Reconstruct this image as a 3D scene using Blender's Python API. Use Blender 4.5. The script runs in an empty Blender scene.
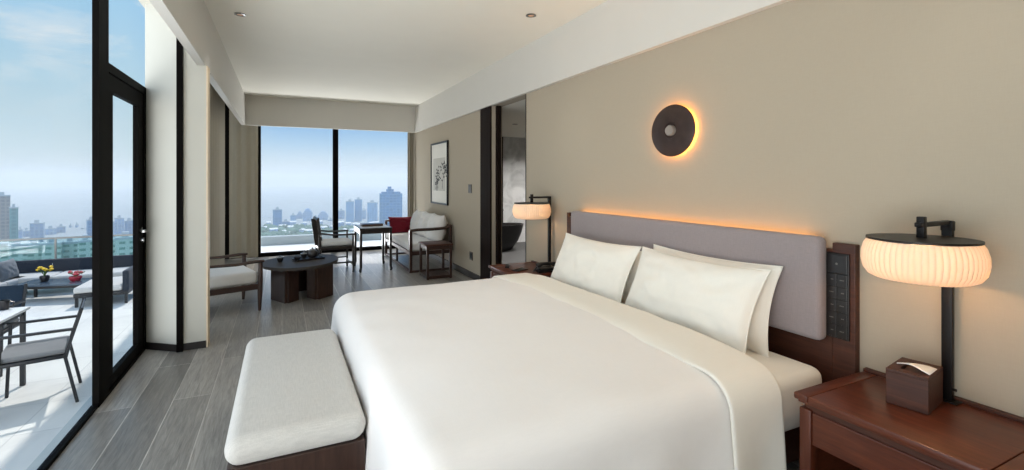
import bpy, bmesh, math, random
from mathutils import Vector, Matrix, noise
random.seed(7)
PI = math.pi
SC = bpy.context.scene
COL = SC.collection

# ------------------------------------------------------------------ helpers
class B:
    """collects shapes into one mesh (metres)"""
    def __init__(s): s.bm = bmesh.new()
    def _new(s, verts, M=None):
        if M is not None: bmesh.ops.transform(s.bm, matrix=M, verts=verts)
        return verts
    def box(s, x0, x1, y0, y1, z0, z1, bev=0.0, seg=2, M=None):
        r = bmesh.ops.create_cube(s.bm, size=1.0)
        vs = r['verts']
        bmesh.ops.scale(s.bm, vec=(x1-x0, y1-y0, z1-z0), verts=vs)
        bmesh.ops.translate(s.bm, vec=((x0+x1)/2, (y0+y1)/2, (z0+z1)/2), verts=vs)
        if bev > 0:
            es = list({e for v in vs for e in v.link_edges})
            g = bmesh.ops.bevel(s.bm, geom=es, offset=bev, segments=seg, profile=0.5, affect='EDGES', clamp_overlap=True)
            vs = list({v for f in g['faces'] for v in f.verts} | {v for v in vs if v.is_valid})
            vs = list({w for v in vs for f in v.link_faces for w in f.verts})
        s._new(vs, M); return s
    def prism(s, poly, z0, z1, M=None):
        a = [s.bm.verts.new((x, y, z0)) for x, y in poly]
        b = [s.bm.verts.new((x, y, z1)) for x, y in poly]
        n = len(poly)
        s.bm.faces.new(a[::-1]); s.bm.faces.new(b)
        for i in range(n): s.bm.faces.new((a[i], a[(i+1) % n], b[(i+1) % n], b[i]))
        s._new(a+b, M); return s
    def lathe(s, prof, c=(0, 0, 0), n=32, ripple=None, M=None, sx=1, sy=1, close=True):
        rings = []
        for r, z in prof:
            ring = []
            for k in range(n):
                t = 2*PI*k/n
                rr = r*(1+(ripple(t) if ripple else 0))
                ring.append(s.bm.verts.new((c[0]+sx*rr*math.cos(t), c[1]+sy*rr*math.sin(t), c[2]+z)))
            rings.append(ring)
        for a, b in zip(rings, rings[1:]):
            for k in range(n): s.bm.faces.new((a[k], a[(k+1) % n], b[(k+1) % n], b[k]))
        if close:
            s.bm.faces.new(rings[0][::-1]); s.bm.faces.new(rings[-1])
        s._new([v for r in rings for v in r], M); return s
    def tube(s, pts, r, n=12, M=None, flat=1.0):
        pts = [Vector(p) for p in pts]
        rs = r if isinstance(r, (list, tuple)) else [r]*len(pts)
        rings = []; up = None
        for i, p in enumerate(pts):
            d = (pts[min(i+1, len(pts)-1)]-pts[max(i-1, 0)]).normalized()
            if up is None: up = Vector((0, 0, 1)) if abs(d.z) < .9 else Vector((1, 0, 0))
            a = d.cross(up)
            if a.length < 1e-4: a = d.orthogonal()
            a.normalize(); b = a.cross(d).normalized(); up = b
            rings.append([s.bm.verts.new(p+(a*math.cos(2*PI*k/n)+b*math.sin(2*PI*k/n)*flat)*rs[i]) for k in range(n)])
        for a, b in zip(rings, rings[1:]):
            for k in range(n): s.bm.faces.new((a[k], a[(k+1) % n], b[(k+1) % n], b[k]))
        s.bm.faces.new(rings[0][::-1]); s.bm.faces.new(rings[-1])
        s._new([v for q in rings for v in q], M); return s
    def bar(s, p, q, w, d, M=None, bev=.003):
        """rectangular bar from p to q; w across, d the other way"""
        p, q = Vector(p), Vector(q); L = (q-p).length
        z = (q-p).normalized()
        ref = Vector((0, 0, 1)) if abs(z.z) < .9 else Vector((1, 0, 0))
        if abs(z.z) < .9: y = z.cross(ref).normalized(); x = y.cross(z).normalized(); x, y = y, x
        else: x = (ref-z*ref.dot(z)).normalized(); y = z.cross(x)
        R = Matrix((x, y, z)).transposed().to_4x4(); R.translation = p
        if M is not None: R = M @ R
        return s.box(-w/2, w/2, -d/2, d/2, 0, L, bev, 1, R)
    def grid(s, f, nu, nv, M=None):
        vs = [[s.bm.verts.new(f(i/nu, j/nv)) for j in range(nv+1)] for i in range(nu+1)]
        for i in range(nu):
            for j in range(nv): s.bm.faces.new((vs[i][j], vs[i+1][j], vs[i+1][j+1], vs[i][j+1]))
        s._new([v for r in vs for v in r], M); return s

ROOT = {}
def _link(name, b, mat, off, smooth=True):
    bm = b.bm
    bmesh.ops.recalc_face_normals(bm, faces=bm.faces)
    if off.length > 0: bmesh.ops.translate(bm, vec=-off, verts=bm.verts)
    me = bpy.data.meshes.new(name); bm.to_mesh(me); bm.free()
    me.materials.append(mat)
    if smooth:
        me.shade_smooth()
        try: me.set_sharp_from_angle(angle=math.radians(38))
        except Exception: pass
    o = bpy.data.objects.new(name, me); COL.objects.link(o); return o
def tag(o, label=None, cat=None, group=None, kind=None):
    if label: o['label'] = label
    if cat: o['category'] = cat
    if group: o['group'] = group
    if kind: o['kind'] = kind
    return o
def thing(name, label, cat, loc=(0, 0, 0), group=None, rotz=0.0, local=False):
    o = bpy.data.objects.new(name, None); COL.objects.link(o)
    o.location = loc; o.rotation_euler = (0, 0, rotz); o.empty_display_size = .1
    ROOT[o.name] = Vector((0, 0, 0)) if (local or rotz) else Vector(loc)
    return tag(o, label, cat, group)
def part(name, b, mat, parent, label=None, smooth=True):
    off = ROOT[parent.name]
    o = _link(name, b, mat, off, smooth); o.parent = parent; ROOT[o.name] = off
    if label: o['label'] = label
    return o
def single(name, b, mat, label, cat, loc=(0, 0, 0), group=None, smooth=True, local=False):
    off = Vector((0, 0, 0)) if local else Vector(loc)
    o = _link(name, b, mat, off, smooth); o.location = loc; ROOT[o.name] = off
    return tag(o, label, cat, group)
def struct(name, b, mat, parent=None, smooth=True):
    o = _link(name, b, mat, Vector((0, 0, 0)), smooth); ROOT[o.name] = Vector((0, 0, 0))
    if parent: o.parent = parent
    else: o['kind'] = 'structure'
    return o
def copy_tree(o, parent=None):
    c = o.copy(); COL.objects.link(c); ROOT[c.name] = ROOT.get(o.name, Vector((0, 0, 0)))
    if parent: c.parent = parent
    for ch in list(o.children): copy_tree(ch, c)
    return c
def Rz(a): return Matrix.Rotation(a, 4, 'Z')
def T(x, y, z): return Matrix.Translation((x, y, z))

# ------------------------------------------------------------------ materials
def s2l(c): return tuple((v/255/12.92 if v/255 <= .04045 else ((v/255+.055)/1.055)**2.4) for v in c)
def newmat(name):
    m = bpy.data.materials.new(name); m.use_nodes = True
    nt = m.node_tree; bs = nt.nodes['Principled BSDF']
    return m, nt, bs
def N(nt, t, **kw):
    n = nt.nodes.new(t)
    for k, v in kw.items():
        if k in n.inputs: n.inputs[k].default_value = v
        else: setattr(n, k, v)
    return n
def ramp(nt, stops):
    r = nt.nodes.new('ShaderNodeValToRGB'); e = r.color_ramp.elements
    while len(e) > 1: e.remove(e[-1])
    e[0].position = stops[0][0]; e[0].color = (*stops[0][1], 1)
    for p, c in stops[1:]:
        k = e.new(p); k.color = (*c, 1)
    return r
def plain(name, rgb, rough=.5, metal=0.0, var=.06, scale=20, bump=0.0, spec=.5, coat=0.0, sheen=0.0, bscale=None):
    """one colour with a slight procedural unevenness"""
    m, nt, bs = newmat(name); L = nt.links
    tc = N(nt, 'ShaderNodeTexCoord'); no = N(nt, 'ShaderNodeTexNoise', Scale=scale, Detail=4.0)
    L.new(tc.outputs['Object'], no.inputs['Vector'])
    c = s2l(rgb)
    rp = ramp(nt, [(.3, tuple(v*(1-var) for v in c)), (.7, tuple(min(1, v*(1+var)) for v in c))])
    L.new(no.outputs['Fac'], rp.inputs['Fac']); L.new(rp.outputs['Color'], bs.inputs['Base Color'])
    bs.inputs['Roughness'].default_value = rough; bs.inputs['Metallic'].default_value = metal
    bs.inputs['Specular IOR Level'].default_value = spec
    bs.inputs['Coat Weight'].default_value = coat; bs.inputs['Sheen Weight'].default_value = sheen
    if bump:
        n2 = N(nt, 'ShaderNodeTexNoise', Scale=bscale or scale*4, Detail=3.0); L.new(tc.outputs['Object'], n2.inputs['Vector'])
        bp = N(nt, 'ShaderNodeBump', Strength=bump, Distance=.002)
        L.new(n2.outputs['Fac'], bp.inputs['Height']); L.new(bp.outputs['Normal'], bs.inputs['Normal'])
    return m
def wood(name, dark, light, axis='Y', rough=.35, scale=6, coat=.15, stretch=12):
    m, nt, bs = newmat(name); L = nt.links
    tc = N(nt, 'ShaderNodeTexCoord'); mp = N(nt, 'ShaderNodeMapping')
    sc = [stretch, stretch, stretch]; sc['XYZ'.index(axis)] = 1.0
    mp.inputs['Scale'].default_value = sc
    L.new(tc.outputs['Object'], mp.inputs['Vector'])
    n1 = N(nt, 'ShaderNodeTexNoise', Scale=scale, Detail=6.0, Roughness=.6, Distortion=.6)
    L.new(mp.outputs['Vector'], n1.inputs['Vector'])
    rp = ramp(nt, [(.25, s2l(dark)), (.55, s2l([(a+b)/2 for a, b in zip(dark, light)])), (.8, s2l(light))])
    L.new(n1.outputs['Fac'], rp.inputs['Fac']); L.new(rp.outputs['Color'], bs.inputs['Base Color'])
    bs.inputs['Roughness'].default_value = rough; bs.inputs['Coat Weight'].default_value = coat; bs.inputs['Coat Roughness'].default_value = .2
    bp = N(nt, 'ShaderNodeBump', Strength=.08, Distance=.001)
    L.new(n1.outputs['Fac'], bp.inputs['Height']); L.new(bp.outputs['Normal'], bs.inputs['Normal'])
    return m
def fabric(name, rgb, var=.07, weave=500, rough=.9, bump=.25, sheen=.2):
    m, nt, bs = newmat(name); L = nt.links
    tc = N(nt, 'ShaderNodeTexCoord')
    cs = []
    for sc in ((weave, weave*.06, weave), (weave*.06, weave, weave*.06)):
        mp = N(nt, 'ShaderNodeMapping'); mp.inputs['Scale'].default_value = sc
        L.new(tc.outputs['Object'], mp.inputs['Vector'])
        n = N(nt, 'ShaderNodeTexNoise', Scale=1.0, Detail=3.0); L.new(mp.outputs['Vector'], n.inputs['Vector']); cs.append(n)
    ad = N(nt, 'ShaderNodeMath', operation='ADD'); L.new(cs[0].outputs['Fac'], ad.inputs[0]); L.new(cs[1].outputs['Fac'], ad.inputs[1])
    ml = N(nt, 'ShaderNodeMath', operation='MULTIPLY'); L.new(ad.outputs[0], ml.inputs[0]); ml.inputs[1].default_value = .5
    c = s2l(rgb)
    rp = ramp(nt, [(.35, tuple(v*(1-var) for v in c)), (.65, tuple(min(1, v*(1+var)) for v in c))])
    L.new(ml.outputs[0], rp.inputs['Fac']); L.new(rp.outputs['Color'], bs.inputs['Base Color'])
    bs.inputs['Roughness'].default_value = rough; bs.inputs['Sheen Weight'].default_value = sheen; bs.inputs['Specular IOR Level'].default_value = .2
    bp = N(nt, 'ShaderNodeBump', Strength=bump, Distance=.001)
    L.new(ml.outputs[0], bp.inputs['Height']); L.new(bp.outputs['Normal'], bs.inputs['Normal'])
    return m
def emit(name, rgb, strength):
    m, nt, bs = newmat(name)
    bs.inputs['Base Color'].default_value = (*s2l(rgb), 1)
    bs.inputs['Emission Color'].default_value = (*s2l(rgb), 1); bs.inputs['Emission Strength'].default_value = strength
    return m
def glass(name, tint=(1, 1, 1), refl=.04):
    m = bpy.data.materials.new(name); m.use_nodes = True; nt = m.node_tree; nt.nodes.clear(); L = nt.links
    out = N(nt, 'ShaderNodeOutputMaterial'); tr = N(nt, 'ShaderNodeBsdfTransparent'); gl = N(nt, 'ShaderNodeBsdfGlossy', Roughness=.02)
    tr.inputs['Color'].default_value = (*tint, 1)
    lw = N(nt, 'ShaderNodeLayerWeight', Blend=.12)
    ml = N(nt, 'ShaderNodeMath', operation='MULTIPLY'); ml.inputs[1].default_value = refl*.8
    L.new(lw.outputs['Fresnel'], ml.inputs[0])
    mx = N(nt, 'ShaderNodeMixShader'); L.new(ml.outputs[0], mx.inputs['Fac']); L.new(tr.outputs[0], mx.inputs[1]); L.new(gl.outputs[0], mx.inputs[2])
    L.new(mx.outputs[0], out.inputs['Surface'])
    return m
def planks(name):
    m, nt, bs = newmat(name); L = nt.links
    tc = N(nt, 'ShaderNodeTexCoord'); mp = N(nt, 'ShaderNodeMapping'); mp.inputs['Rotation'].default_value = (0, 0, PI/2)
    L.new(tc.outputs['Object'], mp.inputs['Vector'])
    br = N(nt, 'ShaderNodeTexBrick', offset=.37, offset_frequency=2)
    br.inputs['Scale'].default_value = 1; br.inputs['Brick Width'].default_value = 1.9; br.inputs['Row Height'].default_value = .215
    br.inputs['Mortar Size'].default_value = .0030; br.inputs['Mortar Smooth'].default_value = .1
    br.inputs['Color1'].default_value = (*s2l((108, 105, 101)), 1); br.inputs['Color2'].default_value = (*s2l((152, 148, 142)), 1)
    br.inputs['Mortar'].default_value = (*s2l((176, 172, 165)), 1)
    L.new(mp.outputs['Vector'], br.inputs['Vector'])
    m2 = N(nt, 'ShaderNodeMapping'); m2.inputs['Scale'].default_value = (20, 1.3, 1); L.new(tc.outputs['Object'], m2.inputs['Vector'])
    no = N(nt, 'ShaderNodeTexNoise', Scale=3.0, Detail=8.0, Roughness=.65, Distortion=1.2); L.new(m2.outputs['Vector'], no.inputs['Vector'])
    rp = ramp(nt, [(.25, (.55, .55, .55)), (.75, (1.5, 1.48, 1.45))]); L.new(no.outputs['Fac'], rp.inputs['Fac'])
    mx = N(nt, 'ShaderNodeMix', data_type='RGBA', blend_type='MULTIPLY'); mx.inputs['Factor'].default_value = 1
    L.new(br.outputs['Color'], mx.inputs['A']); L.new(rp.outputs['Color'], mx.inputs['B'])
    L.new(mx.outputs['Result'], bs.inputs['Base Color'])
    rr = N(nt, 'ShaderNodeMapRange'); rr.inputs['To Min'].default_value = .27; rr.inputs['To Max'].default_value = .42
    L.new(no.outputs['Fac'], rr.inputs['Value']); L.new(rr.outputs[0], bs.inputs['Roughness'])
    bp = N(nt, 'ShaderNodeBump', Strength=.12, Distance=.002); L.new(no.outputs['Fac'], bp.inputs['Height'])
    b2 = N(nt, 'ShaderNodeBump', Strength=.3, Distance=.002); b2.invert = True
    L.new(br.outputs['Fac'], b2.inputs['Height']); L.new(bp.outputs['Normal'], b2.inputs['Normal']); L.new(b2.outputs['Normal'], bs.inputs['Normal'])
    return m
def tiles(name, c1, c2, mort, w, h, rough=.4, msize=.004, marble=0.0):
    m, nt, bs = newmat(name); L = nt.links
    tc = N(nt, 'ShaderNodeTexCoord'); br = N(nt, 'ShaderNodeTexBrick', offset=0.0)
    br.inputs['Scale'].default_value = 1; br.inputs['Brick Width'].default_value = w; br.inputs['Row Height'].default_value = h
    br.inputs['Mortar Size'].default_value = msize
    br.inputs['Color1'].default_value = (*s2l(c1), 1); br.inputs['Color2'].default_value = (*s2l(c2), 1); br.inputs['Mortar'].default_value = (*s2l(mort), 1)
    L.new(tc.outputs['Object'], br.inputs['Vector'])
    no = N(nt, 'ShaderNodeTexNoise', Scale=1.5, Detail=8.0, Distortion=2.0); L.new(tc.outputs['Object'], no.inputs['Vector'])
    a = 1-marble
    rp = ramp(nt, [(.3, (a*.9,)*3), (.55, (1, 1, 1))]); L.new(no.outputs['Fac'], rp.inputs['Fac'])
    mx = N(nt, 'ShaderNodeMix', data_type='RGBA', blend_type='MULTIPLY'); mx.inputs['Factor'].default_value = 1
    L.new(br.outputs['Color'], mx.inputs['A']); L.new(rp.outputs['Color'], mx.inputs['B']); L.new(mx.outputs['Result'], bs.inputs['Base Color'])
    bs.inputs['Roughness'].default_value = rough
    return m
def facade(name, wall, win, w=3.2, h=3.2, ms=.55):
    m, nt, bs = newmat(name); L = nt.links
    tc = N(nt, 'ShaderNodeTexCoord'); sp = N(nt, 'ShaderNodeSeparateXYZ'); L.new(tc.outputs['Object'], sp.inputs[0])
    ad = N(nt, 'ShaderNodeMath', operation='ADD'); L.new(sp.outputs['X'], ad.inputs[0]); L.new(sp.outputs['Y'], ad.inputs[1])
    cb = N(nt, 'ShaderNodeCombineXYZ'); L.new(ad.outputs[0], cb.inputs['X']); L.new(sp.outputs['Z'], cb.inputs['Y'])
    br = N(nt, 'ShaderNodeTexBrick', offset=0.0); br.inputs['Scale'].default_value = 1
    br.inputs['Brick Width'].default_value = w; br.inputs['Row Height'].default_value = h; br.inputs['Mortar Size'].default_value = ms; br.inputs['Mortar Smooth'].default_value = .1
    c2 = [min(255, v*1.15) for v in win]
    br.inputs['Color1'].default_value = (*s2l(win), 1); br.inputs['Color2'].default_value = (*s2l(c2), 1); br.inputs['Mortar'].default_value = (*s2l(wall), 1)
    L.new(cb.outputs[0], br.inputs['Vector']); L.new(br.outputs['Color'], bs.inputs['Base Color'])
    bs.inputs['Roughness'].default_value = .55
    return m

M = {}
M['floor'] = planks('floor_planks')
M['ceil'] = plain('ceiling_paint', (238, 234, 222), .9, var=.01, scale=3)
M['beam'] = plain('beam_paint', (212, 209, 202), .85, var=.01, scale=3)
M['wall'] = fabric('wall_covering', (175, 164, 146), var=.02, weave=420, bump=.04, sheen=0)
M['wallw'] = plain('wall_paint', (215, 211, 200), .85, var=.02, scale=3)
M['pier'] = plain('pier_panel', (200, 198, 188), .7, var=.02, scale=3)
M['edge'] = plain('pale_wood_edge', (226, 206, 176), .6, var=.05)
M['black'] = plain('window_metal', (15, 13, 12), .6, 0, var=.1, scale=8, spec=.03)
M['blackwood'] = wood('dark_door_wood', (24, 17, 14), (40, 29, 25), 'Z', .75, 5, 0)
M['blackwood'].node_tree.nodes['Principled BSDF'].inputs['Specular IOR Level'].default_value = .08
M['skirt'] = plain('skirting', (34, 29, 27), .45)
M['glass'] = glass('clear_glass')
M['glassg'] = glass('balustrade_glass', (.80, .90, .90), .008)
M['curtain'] = fabric('curtain_cloth', (176, 168, 150), var=.05, weave=300)
M['walnut'] = wood('walnut_red', (66, 28, 15), (122, 62, 38), 'Y', .36, 4, .12, 14)
M['walnutx'] = wood('walnut_red_x', (66, 28, 15), (118, 60, 37), 'X', .36, 4, .12, 14)
M['walnutz'] = wood('walnut_red_z', (66, 28, 15), (114, 58, 36), 'Z', .36, 4, .12, 14)
M['walnutd'] = wood('walnut_dark', (54, 25, 14), (94, 52, 34), 'Y', .5, 4, 0, 14)
M['dwood'] = wood('dark_brown_wood', (44, 28, 22), (78, 54, 44), 'Z', .35, 5, .2, 12)
M['dwoodx'] = wood('dark_brown_wood_x', (44, 28, 22), (78, 54, 44), 'X', .35, 5, .2, 12)
M['ebony'] = wood('ebony_wood', (26, 20, 18), (46, 36, 32), 'X', .32, 5, .25, 12)
M['linen'] = fabric('white_linen', (240, 236, 232), var=.015, weave=250, bump=.06, sheen=.1)
M['sheet'] = fabric('white_sheet', (236, 231, 220), var=.015, weave=250, bump=.06, sheen=.1)
M['pillow'] = fabric('white_pillow', (238, 234, 224), var=.015, weave=250, bump=.08, sheen=.1)
M['bench'] = fabric('bench_cloth', (198, 195, 189), var=.10, weave=320, bump=.3)
M['headfab'] = fabric('headboard_cloth', (148, 138, 138), var=.08, weave=420, bump=.3)
M['whitecush'] = fabric('white_cushion', (226, 224, 221), var=.04, weave=300)
M['red'] = fabric('red_cushion', (112, 20, 36), var=.1, weave=300)
M['blackm'] = plain('black_metal', (26, 23, 22), .4, .5, var=.08)
M['bronze'] = plain('bronze_disc', (62, 47, 42), .5, .35, var=.18, scale=14, bump=.2)
M['knob'] = plain('pale_knob', (150, 140, 132), .5, .2)
M['ctrl'] = plain('control_black', (22, 20, 20), .35)
M['ctrlb'] = plain('control_button', (32, 30, 30), .3)
M['mark'] = plain('control_marks', (120, 116, 110), .5)
M['glow'] = emit('warm_strip', (255, 182, 98), 20)
M['glowr'] = emit('warm_ring', (255, 166, 72), 45)
M['dl'] = emit('downlight_lens', (200, 160, 130), .25)
M['chrome'] = plain('grey_metal', (150, 150, 148), .25, 1, var=.03)
M['steel'] = plain('steel_switch', (92, 86, 80), .4, .6)
M['paper'] = plain('art_paper', (226, 223, 214), .85, var=.02)
M['artg'] = plain('art_panel', (196, 193, 184), .85, var=.05, scale=6)
M['ink'] = plain('ink', (78, 78, 78), .9, var=.3, scale=30)
M['tissue'] = plain('tissue', (248, 248, 246), .9, var=.01)
M['clay'] = plain('dark_clay', (34, 31, 32), .3, var=.15)
M['claygrey'] = plain('grey_glaze', (120, 122, 124), .25, var=.1)
M['phone'] = plain('phone_black', (20, 19, 19), .35)
M['stone'] = plain('marble_top', (66, 61, 57), .5, var=.12, scale=5, spec=.15)
M['terrace'] = tiles('terrace_tiles', (222, 222, 218), (214, 214, 211), (190, 190, 188), .6, .6, .45)
M['whitestone'] = plain('white_ledge', (228, 230, 230), .7, var=.02, scale=3)
M['greyconc'] = plain('parapet_grey', (176, 186, 190), .8, var=.05, scale=3)
M['oframe'] = plain('outdoor_black', (26, 28, 32), .45, .2)
M['rope'] = fabric('outdoor_rope', (34, 50, 66), var=.2, weave=200)
M['ocush'] = fabric('outdoor_cushion', (118, 120, 122), var=.06, weave=250)
M['ocushl'] = fabric('outdoor_seat_cushion', (196, 194, 190), var=.05, weave=250)
M['oback'] = fabric('outdoor_back', (38, 45, 56), var=.1, weave=250)
M['otop'] = plain('outdoor_top_and_sheen', (226, 228, 230), .35, var=.03)  # white terrace table top; also paints the tea table's reflection
M['otopd'] = plain('outdoor_table_dark', (70, 84, 98), .2, var=.05)
M['yellow'] = plain('yellow_flowers', (214, 178, 40), .7, var=.2)
M['leaf'] = plain('leaf_green', (64, 96, 42), .6, var=.3)
M['pinkred'] = plain('red_flowers', (160, 28, 52), .6, var=.25)
M['bathfloor'] = tiles('bath_floor', (58, 57, 56), (66, 65, 64), (48, 48, 48), .6, .6, .6)
M['marble'] = tiles('bath_marble', (206, 206, 204), (214, 213, 211), (190, 190, 188), 1.6, 1.2, .3, .003, .35)
M['tub'] = plain('tub_black', (24, 22, 23), .3, var=.1)
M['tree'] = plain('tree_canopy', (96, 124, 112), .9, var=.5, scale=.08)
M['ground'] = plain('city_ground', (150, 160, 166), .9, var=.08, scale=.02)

# ------------------------------------------------------------------ room shell
RW = 2.53      # right wall face
LX = -1.05     # inner face of the left window frames
FY = 10.15     # far window inner face
struct('floor', B().box(-1.10, 2.60, -3, 10.3, -.12, 0), M['floor'], smooth=False)
struct('ceiling', B().box(-1.095, 2.75, -3.1, 10.45, 2.97, 3.12), M['ceil'], smooth=False)
struct('wall_right', B().box(RW, 2.68, -3, 4.88, 0, 2.97).box(RW, 2.68, 5.87, 10.45, 0, 2.97).box(RW, 2.68, 4.88, 5.87, 2.44, 2.97), M['wall'], smooth=False)
struct('wall_back', B().box(-1.2, 2.68, -3.1, -3, 0, 2.97), M['wallw'], smooth=False)
struct('trim_1', B().box(2.485, RW, -3, 9.80, 2.44, 2.97), M['beam'], smooth=False)           # right beam
struct('trim_2', B().box(-.66, -.595, -3, 9.80, 2.44, 2.97), M['beam'], smooth=False)         # left curtain beam
struct('trim_3', B().box(-.66, RW, 9.80, 9.87, 2.44, 2.97), M['beam'], smooth=False)          # far beam
struct('baseboard_right', B().box(2.512, RW, 6.24, 10.1, 0, .09).box(2.512, RW, 4.05, 4.88, 0, .09), M['skirt'], smooth=False)
# door casing and pocket door beside the bathroom opening
d = struct('door_2', B().box(2.505, RW, 5.87, 6.22, 0, 2.44), M['blackwood'], smooth=False)
struct('door_leaf', B().box(2.585, 2.635, 5.80, 5.95, 0, 2.44), M['blackwood'], d, smooth=False)
struct('trim_4', B().box(RW-.004, RW+.012, 4.868, 4.884, 0, 2.44), M['blackm'], smooth=False)

# pier between the terrace door and the seating area
pz = 2.97
struct('wall_left', B().prism([(-1.06, 5.06), (-.80, 4.86), (-.80, 4.92), (-1.06, 5.12)], .06, pz)
       .prism([(-.755, 4.866), (-.66, 4.872), (-.66, 5.0), (-.755, 5.0)], .06, pz)
       .prism([(-.66, 4.872), (-.592, 4.876), (-.592, 5.0), (-.66, 5.0)], .06, 2.44)
       .prism([(-1.06, 5.12), (-.76, 4.98), (-.76, 5.25), (-1.06, 5.25)], 0, pz), M['pier'], smooth=False)
struct('trim_5', B().box(-.592, -.580, 4.872, 5.0, 0, 2.44), M['edge'], smooth=False)
struct('trim_6', B().box(-.80, -.755, 4.835, 4.95, 0, pz), M['black'], smooth=False)
struct('baseboard_left', B().prism([(-1.06, 5.05), (-.80, 4.852), (-.80, 4.92), (-1.06, 5.12)], 0, .06)
       .prism([(-.755, 4.858), (-.592, 4.868), (-.592, 5.0), (-.755, 5.0)], 0, .06), M['skirt'], smooth=False)

# left glazing
w1 = struct('window_1', B().box(-1.09, -1.055, -3, 3.88, 0, .022).box(-1.085, LX, 3.88, 4.07, 0, 2.97).box(-1.10, LX, .86, .92, 0, 2.97), M['black'], smooth=False)
struct('pane', B().box(-1.09, -1.08, -3, .86, .022, 2.97), M['glass'], w1, smooth=False)
struct('pane', B().box(-1.09, -1.08, .92, 3.88, .022, 2.97), M['glass'], w1, smooth=False)
d1 = struct('door_1', B().box(-1.10, LX, 4.07, 5.06, 0, .02).box(-1.10, LX, 4.07, 5.06, 2.18, 2.24).box(-1.09, LX, 5.0, 5.06, 0, 2.24), M['black'], smooth=False)
dl_ = struct('door_leaf', B().box(-1.10, -1.06, 4.075, 4.995, .025, .10, .003).box(-1.10, -1.06, 4.075, 4.995, 2.06, 2.175, .003)
             .box(-1.10, -1.06, 4.075, 4.20, .10, 2.06, .003).box(-1.10, -1.06, 4.86, 4.995, .10, 2.06, .003), M['black'], d1, smooth=False)
struct('pane', B().box(-1.085, -1.075, 4.20, 4.86, .10, 2.06), M['glass'], d1, smooth=False)
struct('transom_pane', B().box(-1.085, -1.075, 4.07, 5.06, 2.24, 2.97), M['glass'], d1, smooth=False)
struct('door_handle', B().tube([(-1.06, 4.93, 1.03), (-1.02, 4.93, 1.03)], .011).tube([(-1.022, 4.93, 1.03), (-1.018, 4.81, 1.03)], .010)
       .lathe([(.026, 0), (.026, .008)], (0, 0, 0), 20, M=T(-1.06, 4.93, 1.03) @ Matrix.Rotation(PI/2, 4, 'Y'))
       .lathe([(.022, 0), (.022, .02)], (0, 0, 0), 20, M=T(-1.06, 4.93, .95) @ Matrix.Rotation(PI/2, 4, 'Y')), M['chrome'], d1)
w2 = struct('window_2', B().box(-1.14, LX, 5.25, 10.2, 0, .05).box(-1.14, LX, 7.62, 7.70, 0, 2.97).box(-1.14, LX, 9.66, 10.28, 0, 2.97), M['black'], smooth=False)
struct('pane', B().box(-1.105, -1.093, 5.25, 7.62, .05, 2.97), M['glass'], w2, smooth=False)
struct('pane', B().box(-1.105, -1.093, 7.70, 9.66, .05, 2.97), M['glass'], w2, smooth=False)
# far window
w3 = struct('window_3', B().box(-1.05, 2.53, FY, FY+.1, 0, .07).box(-1.05, -.80, FY, FY+.1, .07, 2.97).box(-.43, -.36, FY, FY+.1, .07, 2.97).box(.92, 1.02, FY, FY+.1, .07, 2.97)
            .box(2.46, 2.53, FY, FY+.1, .07, 2.97), M['black'], smooth=False)
struct('pane', B().box(-.36, .92, FY+.04, FY+.055, .07, 2.97), M['glass'], w3, smooth=False)
struct('pane', B().box(1.02, 2.46, FY+.04, FY+.055, .07, 2.97), M['glass'], w3, smooth=False)
struct('pane', B().box(-.80, -.43, FY+.04, FY+.055, .07, 2.97), M['glass'], w3, smooth=False)

# curtains
def curtain(axis, a0, a1, c, z0, z1, waves, amp, th=.012):
    n = waves*8; b = B()
    def P(i, o): 
        a = a0+(a1-a0)*i/n; w = c+amp*math.sin(2*PI*waves*i/n)+o
        return (a, w) if axis == 'X' else (w, a)
    poly = [P(i, -th/2) for i in range(n+1)]+[P(i, th/2) for i in range(n, -1, -1)]
    for i in range(n):
        q = [P(i, -th/2), P(i+1, -th/2), P(i+1, th/2), P(i, th/2)]
    vs0 = [b.bm.verts.new((x, y, z0)) for x, y in poly]; vs1 = [b.bm.verts.new((x, y, z1)) for x, y in poly]
    k = len(poly)
    for i in range(k): b.bm.faces.new((vs0[i], vs0[(i+1) % k], vs1[(i+1) % k], vs1[i]))
    for i in range(n):
        b.bm.faces.new((vs0[i], vs0[i+1], vs0[k-2-i], vs0[k-1-i])); b.bm.faces.new((vs1[i], vs1[i+1], vs1[k-2-i], vs1[k-1-i]))
    return b
single('curtain', curtain('X', -.86, -.40, 10.0, .03, 2.95, 3, .018), M['curtain'], 'taupe curtain drawn to the left end of the far window', 'curtain', (-.62, 10.0, .03))
single('curtain', curtain('Y', 7.0, 9.55, -.90, .03, 2.95, 13, .022), M['curtain'], 'taupe curtain along the left glazing behind the lounge chair', 'curtain', (-.9, 8.6, .03))
single('curtain', curtain('X', 2.38, 2.515, 10.0, .03, 2.95, 3, .03), M['curtain'], 'narrow taupe curtain stack at the right end of the far window', 'curtain', (2.45, 10.0, .03))
single('curtain_track', B().box(-.80, -.77, 5.3, 9.7, 2.93, 2.97).box(-.9, -.87, 5.3, 9.7, 2.93, 2.97), M['wallw'], 'white double curtain track in the ceiling pocket above the lounge chair', 'curtain track', (-.83, 7.5, 2.95), smooth=False)

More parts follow.
